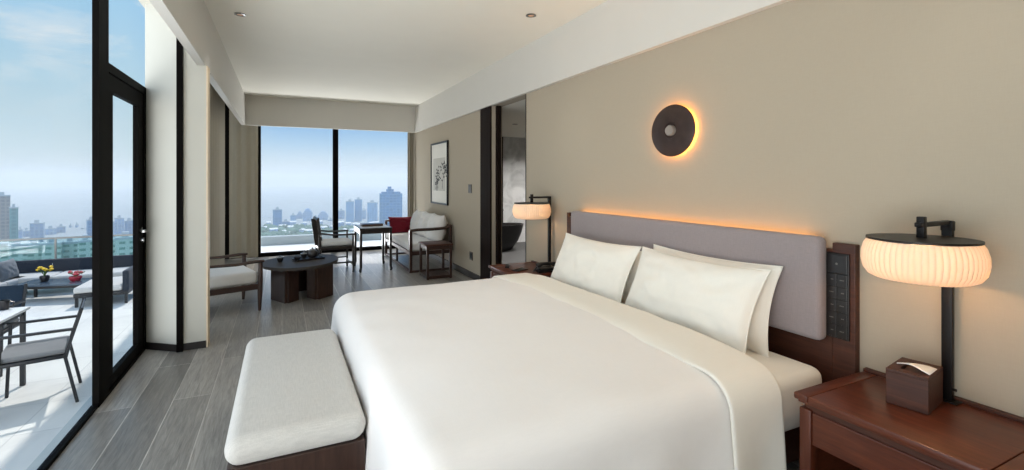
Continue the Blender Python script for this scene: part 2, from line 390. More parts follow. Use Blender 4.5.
# ------------------------------------------------------------------ bathroom beyond the opening
struct('floor_bathroom', B().box(2.60, 6.2, 3.5, 10.45, -.12, 0), M['bathfloor'], smooth=False)
struct('wall_bathroom_far', B().box(2.68, 6.2, 9.95, 10.45, 0, 2.6), M['marble'], smooth=False)
struct('wall_bathroom_right', B().box(6.2, 6.3, 3.5, 10.45, 0, 2.6), M['marble'], smooth=False)
struct('wall_bathroom_near', B().box(2.68, 6.3, 3.4, 3.5, 0, 2.6), M['marble'], smooth=False)
struct('ceiling_bathroom', B().box(2.68, 6.3, 3.4, 10.45, 2.44, 2.6), M['ceil'], smooth=False)
t = thing('tall_cabinet', 'tall dark cabinet behind the black bathtub', 'cabinet', (3.98, 9.7, 0))
part('body', B().box(3.58, 4.38, 9.53, 9.94, 0, 2.40, .004), M['blackwood'], t, smooth=False)
part('door', B().box(3.59, 3.975, 9.51, 9.53, .03, 2.38, .003), M['blackwood'], t, smooth=False)
part('door', B().box(3.985, 4.37, 9.51, 9.53, .03, 2.38, .003), M['blackwood'], t, smooth=False)
# bathtub: an oval bowl that flares to its rim
t = thing('bathtub', 'black freestanding oval bathtub on the bathroom floor', 'bathtub', (3.72, 8.95, 0))
b = B()
prof = [(.52, 0), (.60, .05), (.72, .2), (.80, .38), (.84, .52), (.845, .54), (.82, .54), (.78, .4), (.68, .2), (.55, .12)]
b.lathe(prof, (3.72, 8.95, 0), 48, sx=1.0, sy=.48)
part('basin', b, M['tub'], t)
part('drain', B().lathe([(.03, 0), (.03, .004)], (3.72, 8.95, .12), 20), M['chrome'], t)
t = thing('bath_faucet', 'slim black faucet mounted above the bathtub', 'faucet', (4.20, 9.50, 0))
part('spout', B().tube([(4.20, 9.48, 0), (4.20, 9.48, .80), (4.20, 9.44, .84), (4.22, 9.22, .84), (4.22, 9.2, .80)], .02), M['blackm'], t)
part('lever', B().tube([(4.20, 9.48, .62), (4.30, 9.46, .64)], .012), M['blackm'], t)

# ------------------------------------------------------------------ downlights
def downlight(x, y, z, label, group):
    t = thing('recessed_downlight', label, 'downlight', (x, y, z), group)
    part('trim_ring', B().lathe([(.046, -.001), (.048, -.008), (.03, -.010), (.03, -.001)], (x, y, z), 32), M['chrome'], t)
    part('lens', B().lathe([(.029, -.001), (.029, -.005)], (x, y, z), 24), M['dl'], t)
downlight(-.346, 5.016, 2.97, 'small recessed downlight in the ceiling near the curtain beam', 'ceiling downlights')
downlight(2.066, 3.882, 2.97, 'small recessed downlight in the ceiling near the bed wall', 'ceiling downlights')
downlight(3.71, 7.573, 2.44, 'recessed downlight in the bathroom ceiling, nearer one', 'bathroom downlights')
downlight(3.651, 8.131, 2.44, 'recessed downlight in the bathroom ceiling, farther one', 'bathroom downlights')

# ------------------------------------------------------------------ bed
BY0, BY1 = 1.435, 3.90
t = thing('bed', 'wide bed with white mattress on a low dark wood base against the headboard', 'bed', (1.35, 2.68, 0))
part('bed_base', B().box(.40, 2.40, BY0+.10, BY1-.10, .04, .26, .01).box(.55, 2.3, BY0+.25, BY1-.25, 0, .05), M['walnutd'], t)
b = B().box(.36, 2.405, BY0, BY1, .26, .53, .055, 5)
part('mattress', b, M['sheet'], t)
def sheet(xh, xf, yn, yf, zt, r, on, of, ofo, nu, nv, crown=0.0, wr=.004, flare=.05, seed=0):
    """cloth laid flat between (xh..xf) and (yn..yf) that rounds over its edges and hangs"""
    L = xh-xf; Wd = yf-yn; b = B()
    U = L+ofo; V = on+Wd+of
    def f(i, j):
        u = i*U; w = -on+j*V
        du = max(0, u-L); dn = max(0, -w); df = max(0, w-Wd); s = dn if dn > 0 else df
        ov = math.hypot(du, s)
        x = xh-min(u, L); y = yn+min(max(w, 0), Wd); z = zt
        cx = min(1, max(0, u)/L) if L else 0; cy = min(max(w, 0), Wd)/Wd
        z += crown*(1-(2*cy-1)**4)*(1-max(0, 2*cx-1)**4)
        if ov > 0:
            dx = -du/ov; dy = (-dn if dn > 0 else df)/ov; q = PI/2*r
            if ov < q: h = r*math.sin(ov/r); z -= r*(1-math.cos(ov/r))
            else:
                h = r+flare*(ov-q); z -= r+(ov-q)
                fold = .014*min(1, (ov-q)/.25)*math.sin((x if abs(dy) > abs(dx) else y)*15+seed)
                h += fold
            x += dx*h; y += dy*h
        nz = noise.noise(Vector((x*1.7, y*2.4, seed+z)))*wr*2+noise.noise(Vector((x*5, y*7, seed+3)))*wr
        return (x, y, max(z+nz, .03))
    b.grid(f, nu, nv); return b
def cloth(o, th=.02, sub=1):
    m = o.modifiers.new('thickness', 'SOLIDIFY'); m.thickness = th; m.offset = -1
    s = o.modifiers.new('smooth', 'SUBSURF'); s.levels = sub; s.render_levels = sub
    return o
t = thing('duvet', 'thick white duvet spread over the bed and hanging at its sides', 'duvet', (1.1, 2.68, .55))
cloth(part('cover', sheet(1.96, .47, BY0+.09, BY1-.12, .60, .13, .62, .50, .50, 60, 84, .035, .006, .04, 1.3), M['linen'], t), .03)
cloth(part('folded_hem', sheet(1.98, 1.66, BY0+.075, BY1-.12, .622, .145, .60, .48, 0, 16, 84, .033, .005, .045, 2.1), M['sheet'], t,
           'thin folded hem of the top sheet along the pillows'), .018)

def pillow_mesh(w, h, th, seed=0):
    """w wide (local Y), h tall (local Z), th thick (local X), base at z=0"""
    b = B(); nu, nv = 46, 36
    def prof(u, v): return max(0, (1-abs(u)**2.6))**.52*max(0, (1-abs(v)**2.6))**.52
    front = {}; 
    for side in (1, -1):
        vs = []
        for i in range(nu+1):
            row = []
            for j in range(nv+1):
                u = -1+2*i/nu; v = -1+2*j/nv
                pin = 1-.075*(1-abs(v)**2)*abs(u)**3; pinv = 1-.09*(1-abs(u)**2)*abs(v)**3
                y = u*w/2*pin; z = h/2+v*h/2*pinv
                k = prof(u, v)
                wr = noise.noise(Vector((u*3+seed, v*3, side*2+seed)))*.018*k+noise.noise(Vector((u*8+seed, v*5, seed)))*.008*k
                cr = .010*math.sin(14*math.atan2(v-1 if v > 0 else v+1, u-1 if u > 0 else u+1))*(abs(u*v))**3*(k**.5)
                x = side*(th/2*k+wr+cr)
                edge = i in (0, nu) or j in (0, nv)
                if edge and side == -1: row.append(front[(i, j)]); continue
                vtx = b.bm.verts.new((0 if edge else x, y, z)); row.append(vtx)
                if side == 1: front[(i, j)] = vtx
            vs.append(row)
        for i in range(nu):
            for j in range(nv): b.bm.faces.new((vs[i][j], vs[i+1][j], vs[i+1][j+1], vs[i][j+1]))
    return b
def hem_mesh(w, h):
    """thin piped hem that runs round a pillow's outline"""
    pts = []; n = 20
    def p(u, v):
        pin = 1-.075*(1-abs(v)**2)*abs(u)**3; pinv = 1-.09*(1-abs(u)**2)*abs(v)**3
        return Vector((0, u*w/2*pin, h/2+v*h/2*pinv))
    for k in range(n): pts.append(p(-1+2*k/n, -1))
    for k in range(n): pts.append(p(1, -1+2*k/n))
    for k in range(n): pts.append(p(1-2*k/n, 1))
    for k in range(n): pts.append(p(-1, 1-2*k/n))
    pts.append(p(-1, -1)); return B().tube(pts, .004, 6)
def pillow(x, y, z, w, h, th, tilt, seed, label, yaw=0, mat='pillow', roll=0):
    t = thing('pillow', label, 'pillow', (x, y, z), 'bed pillows', 0, True)
    Mx = Rz(yaw) @ Matrix.Rotation(tilt, 4, 'Y') @ Matrix.Rotation(roll, 4, 'X')
    b = pillow_mesh(w, h, th, seed); bmesh.ops.transform(b.bm, matrix=Mx, verts=b.bm.verts)
    part('pillowcase', b, M[mat], t)
    b = hem_mesh(w, h); bmesh.ops.transform(b.bm, matrix=Mx, verts=b.bm.verts)
    part('hem', b, M[mat], t)
    return t
pillow(2.10, 2.145, .535, .98, .485, .17, math.radians(24), 1, 'front white pillow of the near pair, closest to the tissue box')
pillow(2.27, 2.135, .53, .97, .475, .15, math.radians(14), 2, 'back white pillow of the near pair, leaning on the headboard')
pillow(2.08, 3.12, .535, .98, .485, .17, math.radians(24), 3, 'front white pillow of the far pair, closest to the telephone')
pillow(2.28, 3.07, .53, .94, .415, .15, math.radians(14), 4, 'back white pillow of the far pair, hidden behind the front one')

# headboard
t = thing('headboard', 'long headboard of grey padded fabric on a dark wood panel, warm light above', 'headboard', (2.5, 2.7, 0))
part('wood_panel', B().box(2.49, RW-.001, 1.353, 1.46, 0, 1.135, .003).box(2.49, RW-.001, 1.459, 3.90, 0, 1.10).box(2.49, RW-.001, 3.899, 3.94, 0, 1.135, .003), M['walnutd'], t, smooth=False)
part('padded_cushion', B().box(2.412, 2.489, 1.475, 3.765, .64, 1.165, .03, 4), M['headfab'], t)
part('light_strip', B().box(2.496, 2.526, 1.57, 3.72, 1.1005, 1.108), M['glow'], t, 'glowing amber light strip', smooth=False)

# control panel
t = thing('control_panel', 'black switch panel with two columns of buttons on the headboard wood', 'control panel', (2.488, 1.43, .66))
part('plate', B().box(2.478, 2.4895, 1.376, 1.484, .665, 1.087, .002), M['ctrl'], t, smooth=False)
bt = part('button', B().box(2.474, 2.478, 1.382, 1.478, .99, 1.08, .002), M['ctrlb'], t, smooth=False)
part('icon', B().lathe([(.006, 0), (.006, .0008)], (0, 0, 0), 12, M=T(2.4735, 1.43, 1.035) @ Matrix.Rotation(PI/2, 4, 'Y')), M['mark'], bt)
for r in range(5):
    for c in range(2):
        y0 = 1.382+c*.049; z0 = .672+r*.063
        bt = part('button', B().box(2.474, 2.478, y0, y0+.047, z0, z0+.060, .002), M['ctrlb'], t, smooth=False)
        bb = B()
        for q in range(2 if (r+c) % 2 else 3): bb.box(2.4732, 2.4738, y0+.014+q*.007, y0+.019+q*.007, z0+.03, z0+.034)
        part('icon', bb, M['mark'], bt, smooth=False)

# wall sconce
t = thing('wall_sconce', 'round dark bronze wall light with an amber halo above the bed', 'wall light', (RW, 2.553, 1.80))
RX = Matrix.Rotation(-PI/2, 4, 'Y')
Ms = T(RW, 2.553, 1.80) @ RX @ Matrix.Diagonal((.92, 1.05, 1, 1))
part('disc', B().lathe([(.02, .033), (.190, .030), (.198, .033), (.200, .038), (.19, .046), (.10, .052), (.062, .052), (.058, .044), (.05, .042)], (0, 0, 0), 64, M=Ms), M['bronze'], t)
part('knob', B().lathe([(.040, .041), (.040, .064), (.036, .070), (.01, .070)], (0, 0, 0), 40, M=Ms), M['knob'], t, 'pale metal centre knob')
part('mount', B().lathe([(.12, .0005), (.12, .032)], (0, 0, 0), 40, M=Ms), M['blackm'], t)
part('light_ring', B().lathe([(.168, .016), (.174, .010), (.180, .016), (.174, .022), (.168, .016)], (0, 0, 0), 48, M=Ms, close=False), M['glowr'], t, 'glowing amber ring')

# ------------------------------------------------------------------ bedside lamps
def shade_mat():
    m = bpy.data.materials.new('pleated_shade'); m.use_nodes = True; nt = m.node_tree; L = nt.links
    bs = nt.nodes['Principled BSDF']; out = nt.nodes['Material Output']
    bs.inputs['Base Color'].default_value = (*s2l((250, 240, 222)), 1); bs.inputs['Roughness'].default_value = .9
    tr = N(nt, 'ShaderNodeBsdfTranslucent'); tr.inputs['Color'].default_value = (*s2l((252, 208, 146)), 1)
    mx = N(nt, 'ShaderNodeMixShader', Fac=.32); L.new(bs.outputs[0], mx.inputs[1]); L.new(tr.outputs[0], mx.inputs[2])
    L.new(mx.outputs[0], out.inputs['Surface'])
    return m
M['shade'] = shade_mat()
M['bulb'] = emit('bulb_glow', (255, 204, 140), 2.5)
def make_lamp(label):
    """local frame: pole foot at origin, arm reaches -x to the shade centre at x=-.20"""
    t = thing('bedside_lamp', label, 'lamp', (0, 0, 0), 'bedside lamps', 0, True)
    cx = -.205
    part('pole', B().box(-.012, .012, -.018, .018, 0, .742, .003), M['blackm'], t)
    part('foot', B().box(-.03, .022, -.04, .04, 0, .006, .002), M['blackm'], t)
    part('arm', B().bar((.012, 0, .733), (cx-.03, 0, .733), .024, .018).box(-.012, .012, -.021, .021, .70, .74, .003), M['blackm'], t)
    part('hanging_peg', B().box(cx-.013, cx+.013, -.013, .013, .665, .765, .003), M['blackm'], t)
    part('top_disc', B().lathe([(.155, .668), (.178, .672), (.178, .680), (.06, .683), (.01, .683)], (cx, 0, 0), 64), M['blackm'], t)
    rip = lambda a: .022*abs(math.sin(a*30))
    pr = [(.148, .520), (.168, .530), (.184, .555), (.191, .590), (.190, .622), (.182, .652), (.172, .670)]
    part('lamp_shade', B().lathe(pr, (cx, 0, 0), 480, ripple=rip, close=False), M['shade'], t, 'pleated cream fabric lampshade')
    part('bulb', B().lathe([(.012, .57), (.026, .58), (.034, .60), (.026, .625), (.014, .645), (.012, .666)], (cx, 0, 0), 24), M['bulb'], t)
    part('switch_knob', B().tube([(-.012, -.021, .055), (-.012, -.033, .055)], .006), M['blackm'], t)
    return t
lamp = make_lamp('large pleated table lamp on the near nightstand behind the tissue box')
lamp.location = (2.475, .992, .541)
lamp2 = copy_tree(lamp); lamp2.location = (2.475, 4.25, .541)
lamp2['label'] = 'pleated table lamp on the far nightstand beside the telephone'
for ch in lamp2.children:
    if ch.name.startswith('switch'): ch.location = (0, 0, 0)

# ------------------------------------------------------------------ nightstands
def nightstand(y0, y1, label, opened):
    yc = (y0+y1)/2; x0, x1 = 1.985, 2.50
    t = thing('nightstand', label, 'nightstand', (2.25, yc, 0), 'nightstands')
    part('top', B().box(x0, x1, y0+.062, y1-.062, .512, .540, .006, 2).box(x0+.012, x1, y0+.012, y1-.012, .500, .514, .004), M['walnut'], t)
    part('breadboard_end', B().box(x0, x1, y0, y0+.060, .512, .540, .006, 2), M['walnutx'], t)
    part('breadboard_end', B().box(x0, x1, y1-.060, y1, .512, .540, .006, 2), M['walnutx'], t)
    part('frieze', B().box(x0+.030, x1-.01, y0+.03, y1-.03, .470, .500), M['walnutd'], t, smooth=False)
    for a, bq in ((x0+.015, y0+.015), (x0+.015, y1-.065), (x1-.06, y0+.015), (x1-.06, y1-.065)):
        part('leg', B().box(a, a+.05, bq, bq+.05, 0, .480, .006), M['walnutz'], t)
    dr = part('drawer', B().box(x0+.022, x0+.045, y0+.066, y1-.066, .335, .472, .004).box(x0+.045, x1-.08, y0+.07, y1-.07, .345, .46), M['walnut'], t, smooth=False)
    part('pull', B().box(x0+.006, x0+.022, yc-.05, yc+.05, .338, .346, .002), M['blackm'], dr)
    part('side_panel', B().box(x0+.065, x1-.06, y0+.022, y0+.04, .12, .48), M['walnutx'], t, smooth=False)
    part('side_panel', B().box(x0+.065, x1-.06, y1-.04, y1-.022, .12, .48), M['walnutx'], t, smooth=False)
    part('back_panel', B().box(x1-.03, x1-.015, y0+.065, y1-.065, .12, .48), M['walnutd'], t, smooth=False)
    part('shelf', B().box(x0+.03, x1-.03, y0+.045, y1-.045, .10, .125, .004), M['walnutd'], t, smooth=False)
    part('rear_ledge', B().box(x1, RW-.001, y0, y1, .520, .552, .003), M['walnutd'], t, smooth=False)
    return t
nightstand(.635, 1.325, 'reddish walnut nightstand at the right edge, under the tissue box', True)
nightstand(4.02, 4.70, 'reddish walnut nightstand on the far side of the bed, under the telephone', False)

# tissue box
t = thing('tissue_box', 'dark walnut tissue box with a white tissue on the near nightstand', 'tissue box', (2.335, 1.045, .541), None, math.radians(10), True)
hx, hy, hz = .10, .068, .142
part('box_body', B().box(-hx, hx, -hy, hy, 0, hz-.012, .002), M['walnutd'], t, smooth=False)
part('lid', B().box(-hx, hx, -hy, -.03, hz-.012, hz, .002).box(-hx, hx, .03, hy, hz-.012, hz, .002).box(-hx, -.06, -.03, .03, hz-.012, hz, .001).box(.06, hx, -.03, .03, hz-.012, hz, .001), M['walnutd'], t, smooth=False)
b = B()
def tis(i, j):
    # pulled out of the slot and folded over towards the near side as a flat triangle
    y = .052-.115*i; w = .055*min(1, i*1.3)+.006
    x = -.02+.012*i+(j-.5)*w*1.6
    return (x, y, hz+.003+.016*math.sin(PI*i)*(1-.6*j)+.004*(1-i))
b.grid(tis, 14, 8)
o = part('tissue', b, M['tissue'], t, 'white folded tissue'); md = o.modifiers.new('thickness', 'SOLIDIFY'); md.thickness = .003

# telephone, remote and notepad on the far nightstand
t = thing('telephone', 'black desk telephone on the far nightstand beside the lamp pole', 'telephone', (2.36, 4.13, .541), None, math.radians(-12), True)
part('phone_base', B().prism([(-.09, -.08), (.09, -.08), (.09, .08), (-.09, .08)], 0, .02).box(-.085, .085, -.075, .075, .02, .045, .01), M['phone'], t)
part('handset', B().tube([(-.10, -.045, .062), (-.085, -.045, .075), (-.04, -.045, .085), (.04, -.045, .085), (.085, -.045, .075), (.10, -.045, .062)], [.022, .026, .016, .016, .026, .022], 12), M['phone'], t)
part('keypad', B().box(-.06, .06, .0, .065, .045, .049, .001), M['ctrlb'], t, smooth=False)
part('cord', B().tube([(-.1, -.045, .055), (-.125, -.04, .02), (-.12, .02, .008), (-.08, .09, .008), (-.02, .1, .01)], .005, 8), M['phone'], t)
t = thing('remote_control', 'slim black remote control at the far front edge of the far nightstand', 'remote control', (2.13, 4.53, .541), None, math.radians(62), True)
part('case', B().box(-.085, .085, -.022, .022, 0, .016, .005), M['phone'], t)
for k in range(5): part('button', B().box(-.06+k*.025, -.045+k*.025, -.012, .012, .016, .018), M['ctrlb'], t, smooth=False)
t = thing('notepad', 'dark leather notepad lying between the remote and the telephone', 'notepad', (2.16, 4.30, .541), None, math.radians(25), True)
part('cover', B().box(-.075, .075, -.05, .05, 0, .008, .003), M['phone'], t)
part('pen', B().tube([(-.06, .015, .013), (.07, .02, .013)], .0045, 10), M['chrome'], t, 'thin grey pen')

# ------------------------------------------------------------------ bench
t = thing('bed_bench', 'long upholstered bench with pale grey cushion at the foot of the bed', 'bench', (.06, 2.74, 0))
part('seat_cushion', B().box(-.20, .325, 2.07, 3.41, .35, .468, .058, 6), M['bench'], t)
part('wooden_base', B().box(-.19, .318, 2.09, 3.40, .06, .352, .004), M['dwood'], t, smooth=False)
part('plinth', B().box(-.15, .28, 2.13, 3.37, 0, .06), M['skirt'], t, smooth=False)

# ------------------------------------------------------------------ coffee table and tea set
t = thing('coffee_table', 'dark oval coffee table on folded slab legs in the seating area', 'coffee table', (.20, 6.5, 0))
def oval(cx, cy, rx, ry, n=56, rot=0):
    r = []
    for k in range(n):
        a = 2*PI*k/n; u = rx*math.cos(a); v = ry*math.sin(a)*(1+.10*math.cos(a))
        r.append((cx+u*math.cos(rot)-v*math.sin(rot), cy+u*math.sin(rot)+v*math.cos(rot)))
    return r
part('top', B().prism(oval(.20, 6.5, .44, .52, rot=-.35), .415, .447), M['stone'], t)
def vleg(v, p, q, th=.045):
    b = B()
    for e in (p, q):
        d = Vector((e[0]-v[0], e[1]-v[1])); n = Vector((-d.y, d.x)).normalized()*th/2
        b.prism([(v[0]-n.x, v[1]-n.y), (e[0]-n.x, e[1]-n.y), (e[0]+n.x, e[1]+n.y), (v[0]+n.x, v[1]+n.y)], 0, .415)
    return b
part('leg', vleg((.05, 6.21), (-.10, 6.50), (.165, 6.33), .05), M['dwood'], t, smooth=False)
part('leg', vleg((.385, 6.26), (.30, 6.42), (.565, 6.41), .05), M['dwood'], t, smooth=False)
part('leg', vleg((.28, 6.86), (.16, 6.80), (.36, 6.74)), M['dwood'], t, smooth=False)
def cup(x, y, z, label, lid=False, group='tea cups on the coffee table'):
    t = thing('tea_cup', label, 'cup', (x, y, z), group)
    part('bowl', B().lathe([(.022, 0), (.024, .006), (.036, .03), (.042, .055), (.039, .055), (.033, .03), (.015, .01)], (x, y, z), 28), M['clay'], t)
    part('lid' if lid else 'saucer', (B().lathe([(.043, .055), (.040, .062), (.012, .070), (.012, .08), (.004, .082)], (x, y, z), 28) if lid else
         B().lathe([(.03, .001), (.06, .006), (.06, .009), (.03, .005)], (x, y, z), 28)), M['claygrey'] if lid else M['clay'], t)
cup(-.02, 6.48, .447, 'lidded grey and black tea cup alone on the left of the coffee table', True)
t = thing('tea_tray', 'small dark rectangular tea tray on the right of the coffee table', 'tray', (.30, 6.55, .447), None, math.radians(20), True)
part('tray_board', B().box(-.17, .17, -.10, .10, 0, .012, .004), M['ebony'], t)
part('tray_rim', B().box(-.17, .17, -.10, -.09, .012, .022).box(-.17, .17, .09, .10, .012, .022).box(-.17, -.16, -.09, .09, .012, .022).box(.16, .17, -.09, .09, .012, .022), M['ebony'], t, smooth=False)
t = thing('teapot', 'dark round teapot standing on the tea tray', 'teapot', (.35, 6.60, .46))
part('body', B().lathe([(.035, 0), (.055, .012), (.066, .045), (.058, .08), (.036, .098), (.01, .10)], (.35, 6.60, .46), 32), M['clay'], t)
part('lid', B().lathe([(.036, .098), (.030, .108), (.010, .112), (.012, .124), (.004, .128)], (.35, 6.60, .46), 24), M['claygrey'], t)
part('spout', B().tube([(.41, 6.60, .495), (.435, 6.60, .52), (.445, 6.6, .552)], [.014, .010, .008], 10), M['clay'], t)
part('handle', B().tube([(.29, 6.6, .54), (.262, 6.6, .535), (.255, 6.6, .505), (.288, 6.6, .485)], .007, 8), M['clay'], t)
cup(.17, 6.46, .447, 'dark open tea cup in front of the tea tray')
cup(.25, 6.60, .4595, 'dark lidded tea cup on the tea tray beside the teapot', True)

# ------------------------------------------------------------------ lounge chair (local: faces +x, origin under seat centre)
t = thing('lounge_chair', 'low dark wood lounge chair with pale seat cushion beside the pier', 'armchair', (-.65, 6.22, 0), None, math.radians(17), True)
hw = .34
for s in (-1, 1):
    part('front_leg', B().tube([(.34, s*hw, 0), (.345, s*hw, .2), (.35, s*hw, .40), (.35, s*hw, .535)], [.016, .026, .026, .022], 14), M['dwood'], t)
    part('rear_leg', B().tube([(-.40, s*hw, 0), (-.36, s*hw, .25), (-.38, s*hw, .5), (-.46, s*hw, .74)], [.018, .024, .022, .016], 14), M['dwood'], t)
    part('armrest', B().tube([(-.42, s*hw, .575), (-.2, s*(hw+.01), .545), (.1, s*(hw+.01), .535), (.30, s*(hw+.005), .548), (.385, s*hw, .548)], [.02, .022, .024, .026, .02], 12, flat=.7), M['dwood'], t)
    part('seat_rail', B().bar((-.37, s*hw, .27), (.345, s*hw, .27), .026, .06), M['dwoodx'], t)
part('front_rail', B().bar((.345, -hw, .27), (.345, hw, .27), .026, .06), M['dwoodx'], t)
part('back_rail', B().tube([(-.46, -hw, .74), (-.49, 0, .76), (-.46, hw, .74)], .02, 12), M['dwoodx'], t)
part('lower_back_rail', B().bar((-.37, -hw, .27), (-.37, hw, .27), .026, .06), M['dwoodx'], t)
for k in range(5): part('back_slat', B().bar((-.37, -.22+k*.11, .29), (-.48, -.22+k*.11, .75), .02, .012), M['dwood'], t)
part('seat_cushion', B().box(-.34, .335, -hw+.02, hw-.02, .295, .435, .04, 4), M['whitecush'], t)
b = pillow_mesh(.6, .42, .14, 5); bmesh.ops.transform(b.bm, matrix=T(-.30, 0, .42) @ Matrix.Rotation(-.28, 4, 'Y'), verts=b.bm.verts)
part('back_cushion', b, M['whitecush'], t)

# ------------------------------------------------------------------ tea table and its armchair
t = thing('tea_table', 'tall square dark wood table with a painted pale sheen on top in front of the far window', 'table', (1.34, 8.08, 0))
X0, X1, Y0, Y1 = 1.09, 1.60, 7.74, 8.42
part('top', B().box(X0, X1, Y0, Y1, .665, .69, .004), M['ebony'], t, smooth=False)
part('top_sheen', B().box(X0+.025, X1-.025, Y0+.025, Y1-.025, .689, .693), M['otop'], t, 'pale sky sheen painted onto the table top', smooth=False)  # bright sky reflection on the dark top, painted as a pale slab
for a, s1 in ((X0+.025, 1), (X1-.025, -1)):
    for c, s2 in ((Y0+.025, 1), (Y1-.025, -1)):
        part('leg', B().bar((a, c, .07), (a, c, .665), .036, .036).tube([(a, c, .07), (a-s1*.012, c-s2*.012, .03), (a-s1*.004, c-s2*.004, 0)], [.018, .022, .014], 10), M['ebony'], t)
part('apron', B().box(X0+.02, X1-.02, Y0+.012, Y0+.03, .60, .665).box(X0+.02, X1-.02, Y1-.03, Y1-.012, .60, .665).box(X0+.012, X0+.03, Y0+.02, Y1-.02, .60, .665).box(X1-.03, X1-.012, Y0+.02, Y1-.02, .60, .665), M['ebony'], t, smooth=False)
t = thing('tray_box', 'flat brown wooden box lying on the tall square table', 'box', (1.33, 8.1, .693))
part('box_base', B().box(1.17, 1.50, 8.0, 8.22, .6935, .722, .003), M['dwoodx'], t, smooth=False)
part('lid', B().box(1.165, 1.505, 7.995, 8.225, .722, .732, .003), M['dwoodx'], t, smooth=False)

t = thing('armchair', 'dark open armchair with white seat cushion facing the tall square table', 'armchair', (.75, 8.15, 0), None, math.radians(2), True)
for s in (-1, 1):
    part('front_leg', B().tube([(.25, s*.30, 0), (.25, s*.30, .42), (.25, s*.30, .60)], [.014, .018, .015], 12), M['ebony'], t)
    part('rear_leg', B().tube([(-.24, s*.27, 0), (-.23, s*.27, .40), (-.24, s*.26, .65), (-.265, s*.24, .84)], [.016, .02, .02, .016], 12), M['ebony'], t)
    part('armrest', B().tube([(-.26, s*.265, .63), (-.05, s*.30, .60), (.15, s*.305, .595), (.27, s*.30, .60)], .017, 12, flat=.8), M['ebony'], t)
    part('side_stretcher', B().bar((-.235, s*.28, .16), (.25, s*.295, .16), .018, .024), M['ebony'], t)
part('top_rail', B().tube([(-.265, -.27, .835), (-.28, -.12, .85), (-.285, 0, .855), (-.28, .12, .85), (-.265, .27, .835)], [.016, .022, .026, .022, .016], 12), M['ebony'], t)
part('back_splat', B().bar((-.225, 0, .42), (-.28, 0, .845), .12, .012), M['ebony'], t)
part('seat_frame', B().box(-.26, .27, -.31, .31, .37, .42, .008), M['ebony'], t)
part('seat_cushion', B().box(-.22, .26, -.275, .275, .42, .485, .028, 3), M['whitecush'], t)
part('front_stretcher', B().bar((.25, -.30, .12), (.25, .30, .12), .02, .03), M['ebony'], t)

# ------------------------------------------------------------------ settee along the right wall (faces -x)
t = thing('settee', 'dark wood settee with white seat and three white back cushions', 'settee', (2.15, 8.4, 0))
xf, xb, ya, yb = 1.81, 2.49, 7.40, 9.36
for y in (ya, yb):
    part('front_post', B().bar((xf, y, 0), (xf, y, .66), .045, .045), M['dwood'], t)
    part('rear_post', B().bar((xb-.03, y, 0), (xb-.03, y, .72), .045, .045), M['dwood'], t)
    part('arm_rail', B().tube([(xf-.015, y, .655), (xf+.10, y, .665), (xf+.35, y, .665), (xb-.12, y, .675), (xb-.03, y, .71)], [.02, .024, .024, .024, .022], 12), M['dwoodx'], t)
    part('side_rail', B().bar((xf, y, .30), (xb-.03, y, .30), .03, .06), M['dwoodx'], t)
    part('runner', B().bar((xf, y, .018), (xb-.03, y, .018), .04, .034), M['dwoodx'], t)
part('front_rail', B().bar((xf, ya, .30), (xf, yb, .30), .03, .06), M['walnutd'], t)
part('front_runner', B().bar((xf, ya, .018), (xf, yb, .018), .04, .034), M['walnutd'], t)
part('back_rail', B().bar((xb-.03, ya, .70), (xb-.03, yb, .70), .04, .05), M['walnutd'], t)
part('lower_back_rail', B().bar((xb-.03, ya, .30), (xb-.03, yb, .30), .03, .06), M['walnutd'], t)
part('middle_leg', B().bar((xf, (ya+yb)/2, 0), (xf, (ya+yb)/2, .30), .035, .035), M['dwood'], t)
part('seat_cushion', B().box(xf-.01, xb-.06, ya+.03, yb-.03, .325, .445, .035, 4), M['whitecush'], t)
for k in range(3):
    b = pillow_mesh(.56, .47, .27, 10+k)
    bmesh.ops.transform(b.bm, matrix=T(2.27, 7.72+k*.555, .42) @ Rz(.02) @ Matrix.Rotation(.22, 4, 'Y'), verts=b.bm.verts)
    single('back_cushion', b, M['whitecush'], ['white back cushion on the settee, nearest to the side table', 'white back cushion in the middle of the settee', 'white back cushion on the settee, farthest from the side table'][k],
           'cushion', (2.27, 7.72+k*.555, .42), 'settee back cushions')
b = pillow_mesh(.56, .33, .15, 20)
bmesh.ops.transform(b.bm, matrix=T(2.09, 9.10, .43) @ Rz(PI/2+.05) @ Matrix.Rotation(.2, 4, 'Y'), verts=b.bm.verts)
single('throw_pillow', b, M['red'], 'dark red rectangular cushion at the window end of the settee', 'cushion', (2.09, 9.10, .43))

# side table
t = thing('side_table', 'square walnut side table with open base between settee and doorway', 'side table', (2.08, 6.96, 0))
X0, X1, Y0, Y1 = 1.885, 2.275, 6.755, 7.165
part('top', B().box(X0-.01, X1+.01, Y0-.01, Y1+.01, .485, .51, .005), M['walnutd'], t)
for a in (X0+.02, X1-.02):
    for c in (Y0+.02, Y1-.02): part('leg', B().bar((a, c, 0), (a, c, .485), .036, .036), M['dwood'], t)
part('apron', B().box(X0+.02, X1-.02, Y0+.01, Y0+.025, .43, .485).box(X0+.02, X1-.02, Y1-.025, Y1-.01, .43, .485).box(X0+.01, X0+.025, Y0+.02, Y1-.02, .43, .485).box(X1-.025, X1-.01, Y0+.02, Y1-.02, .43, .485), M['dwoodx'], t, smooth=False)
part('base_frame', B().box(X0+.01, X1-.01, Y0+.004, Y0+.036, .01, .05).box(X0+.01, X1-.01, Y1-.036, Y1-.004, .01, .05).box(X0+.004, X0+.036, Y0+.03, Y1-.03, .01, .05).box(X1-.036, X1-.004, Y0+.03, Y1-.03, .01, .05), M['dwoodx'], t, smooth=False)
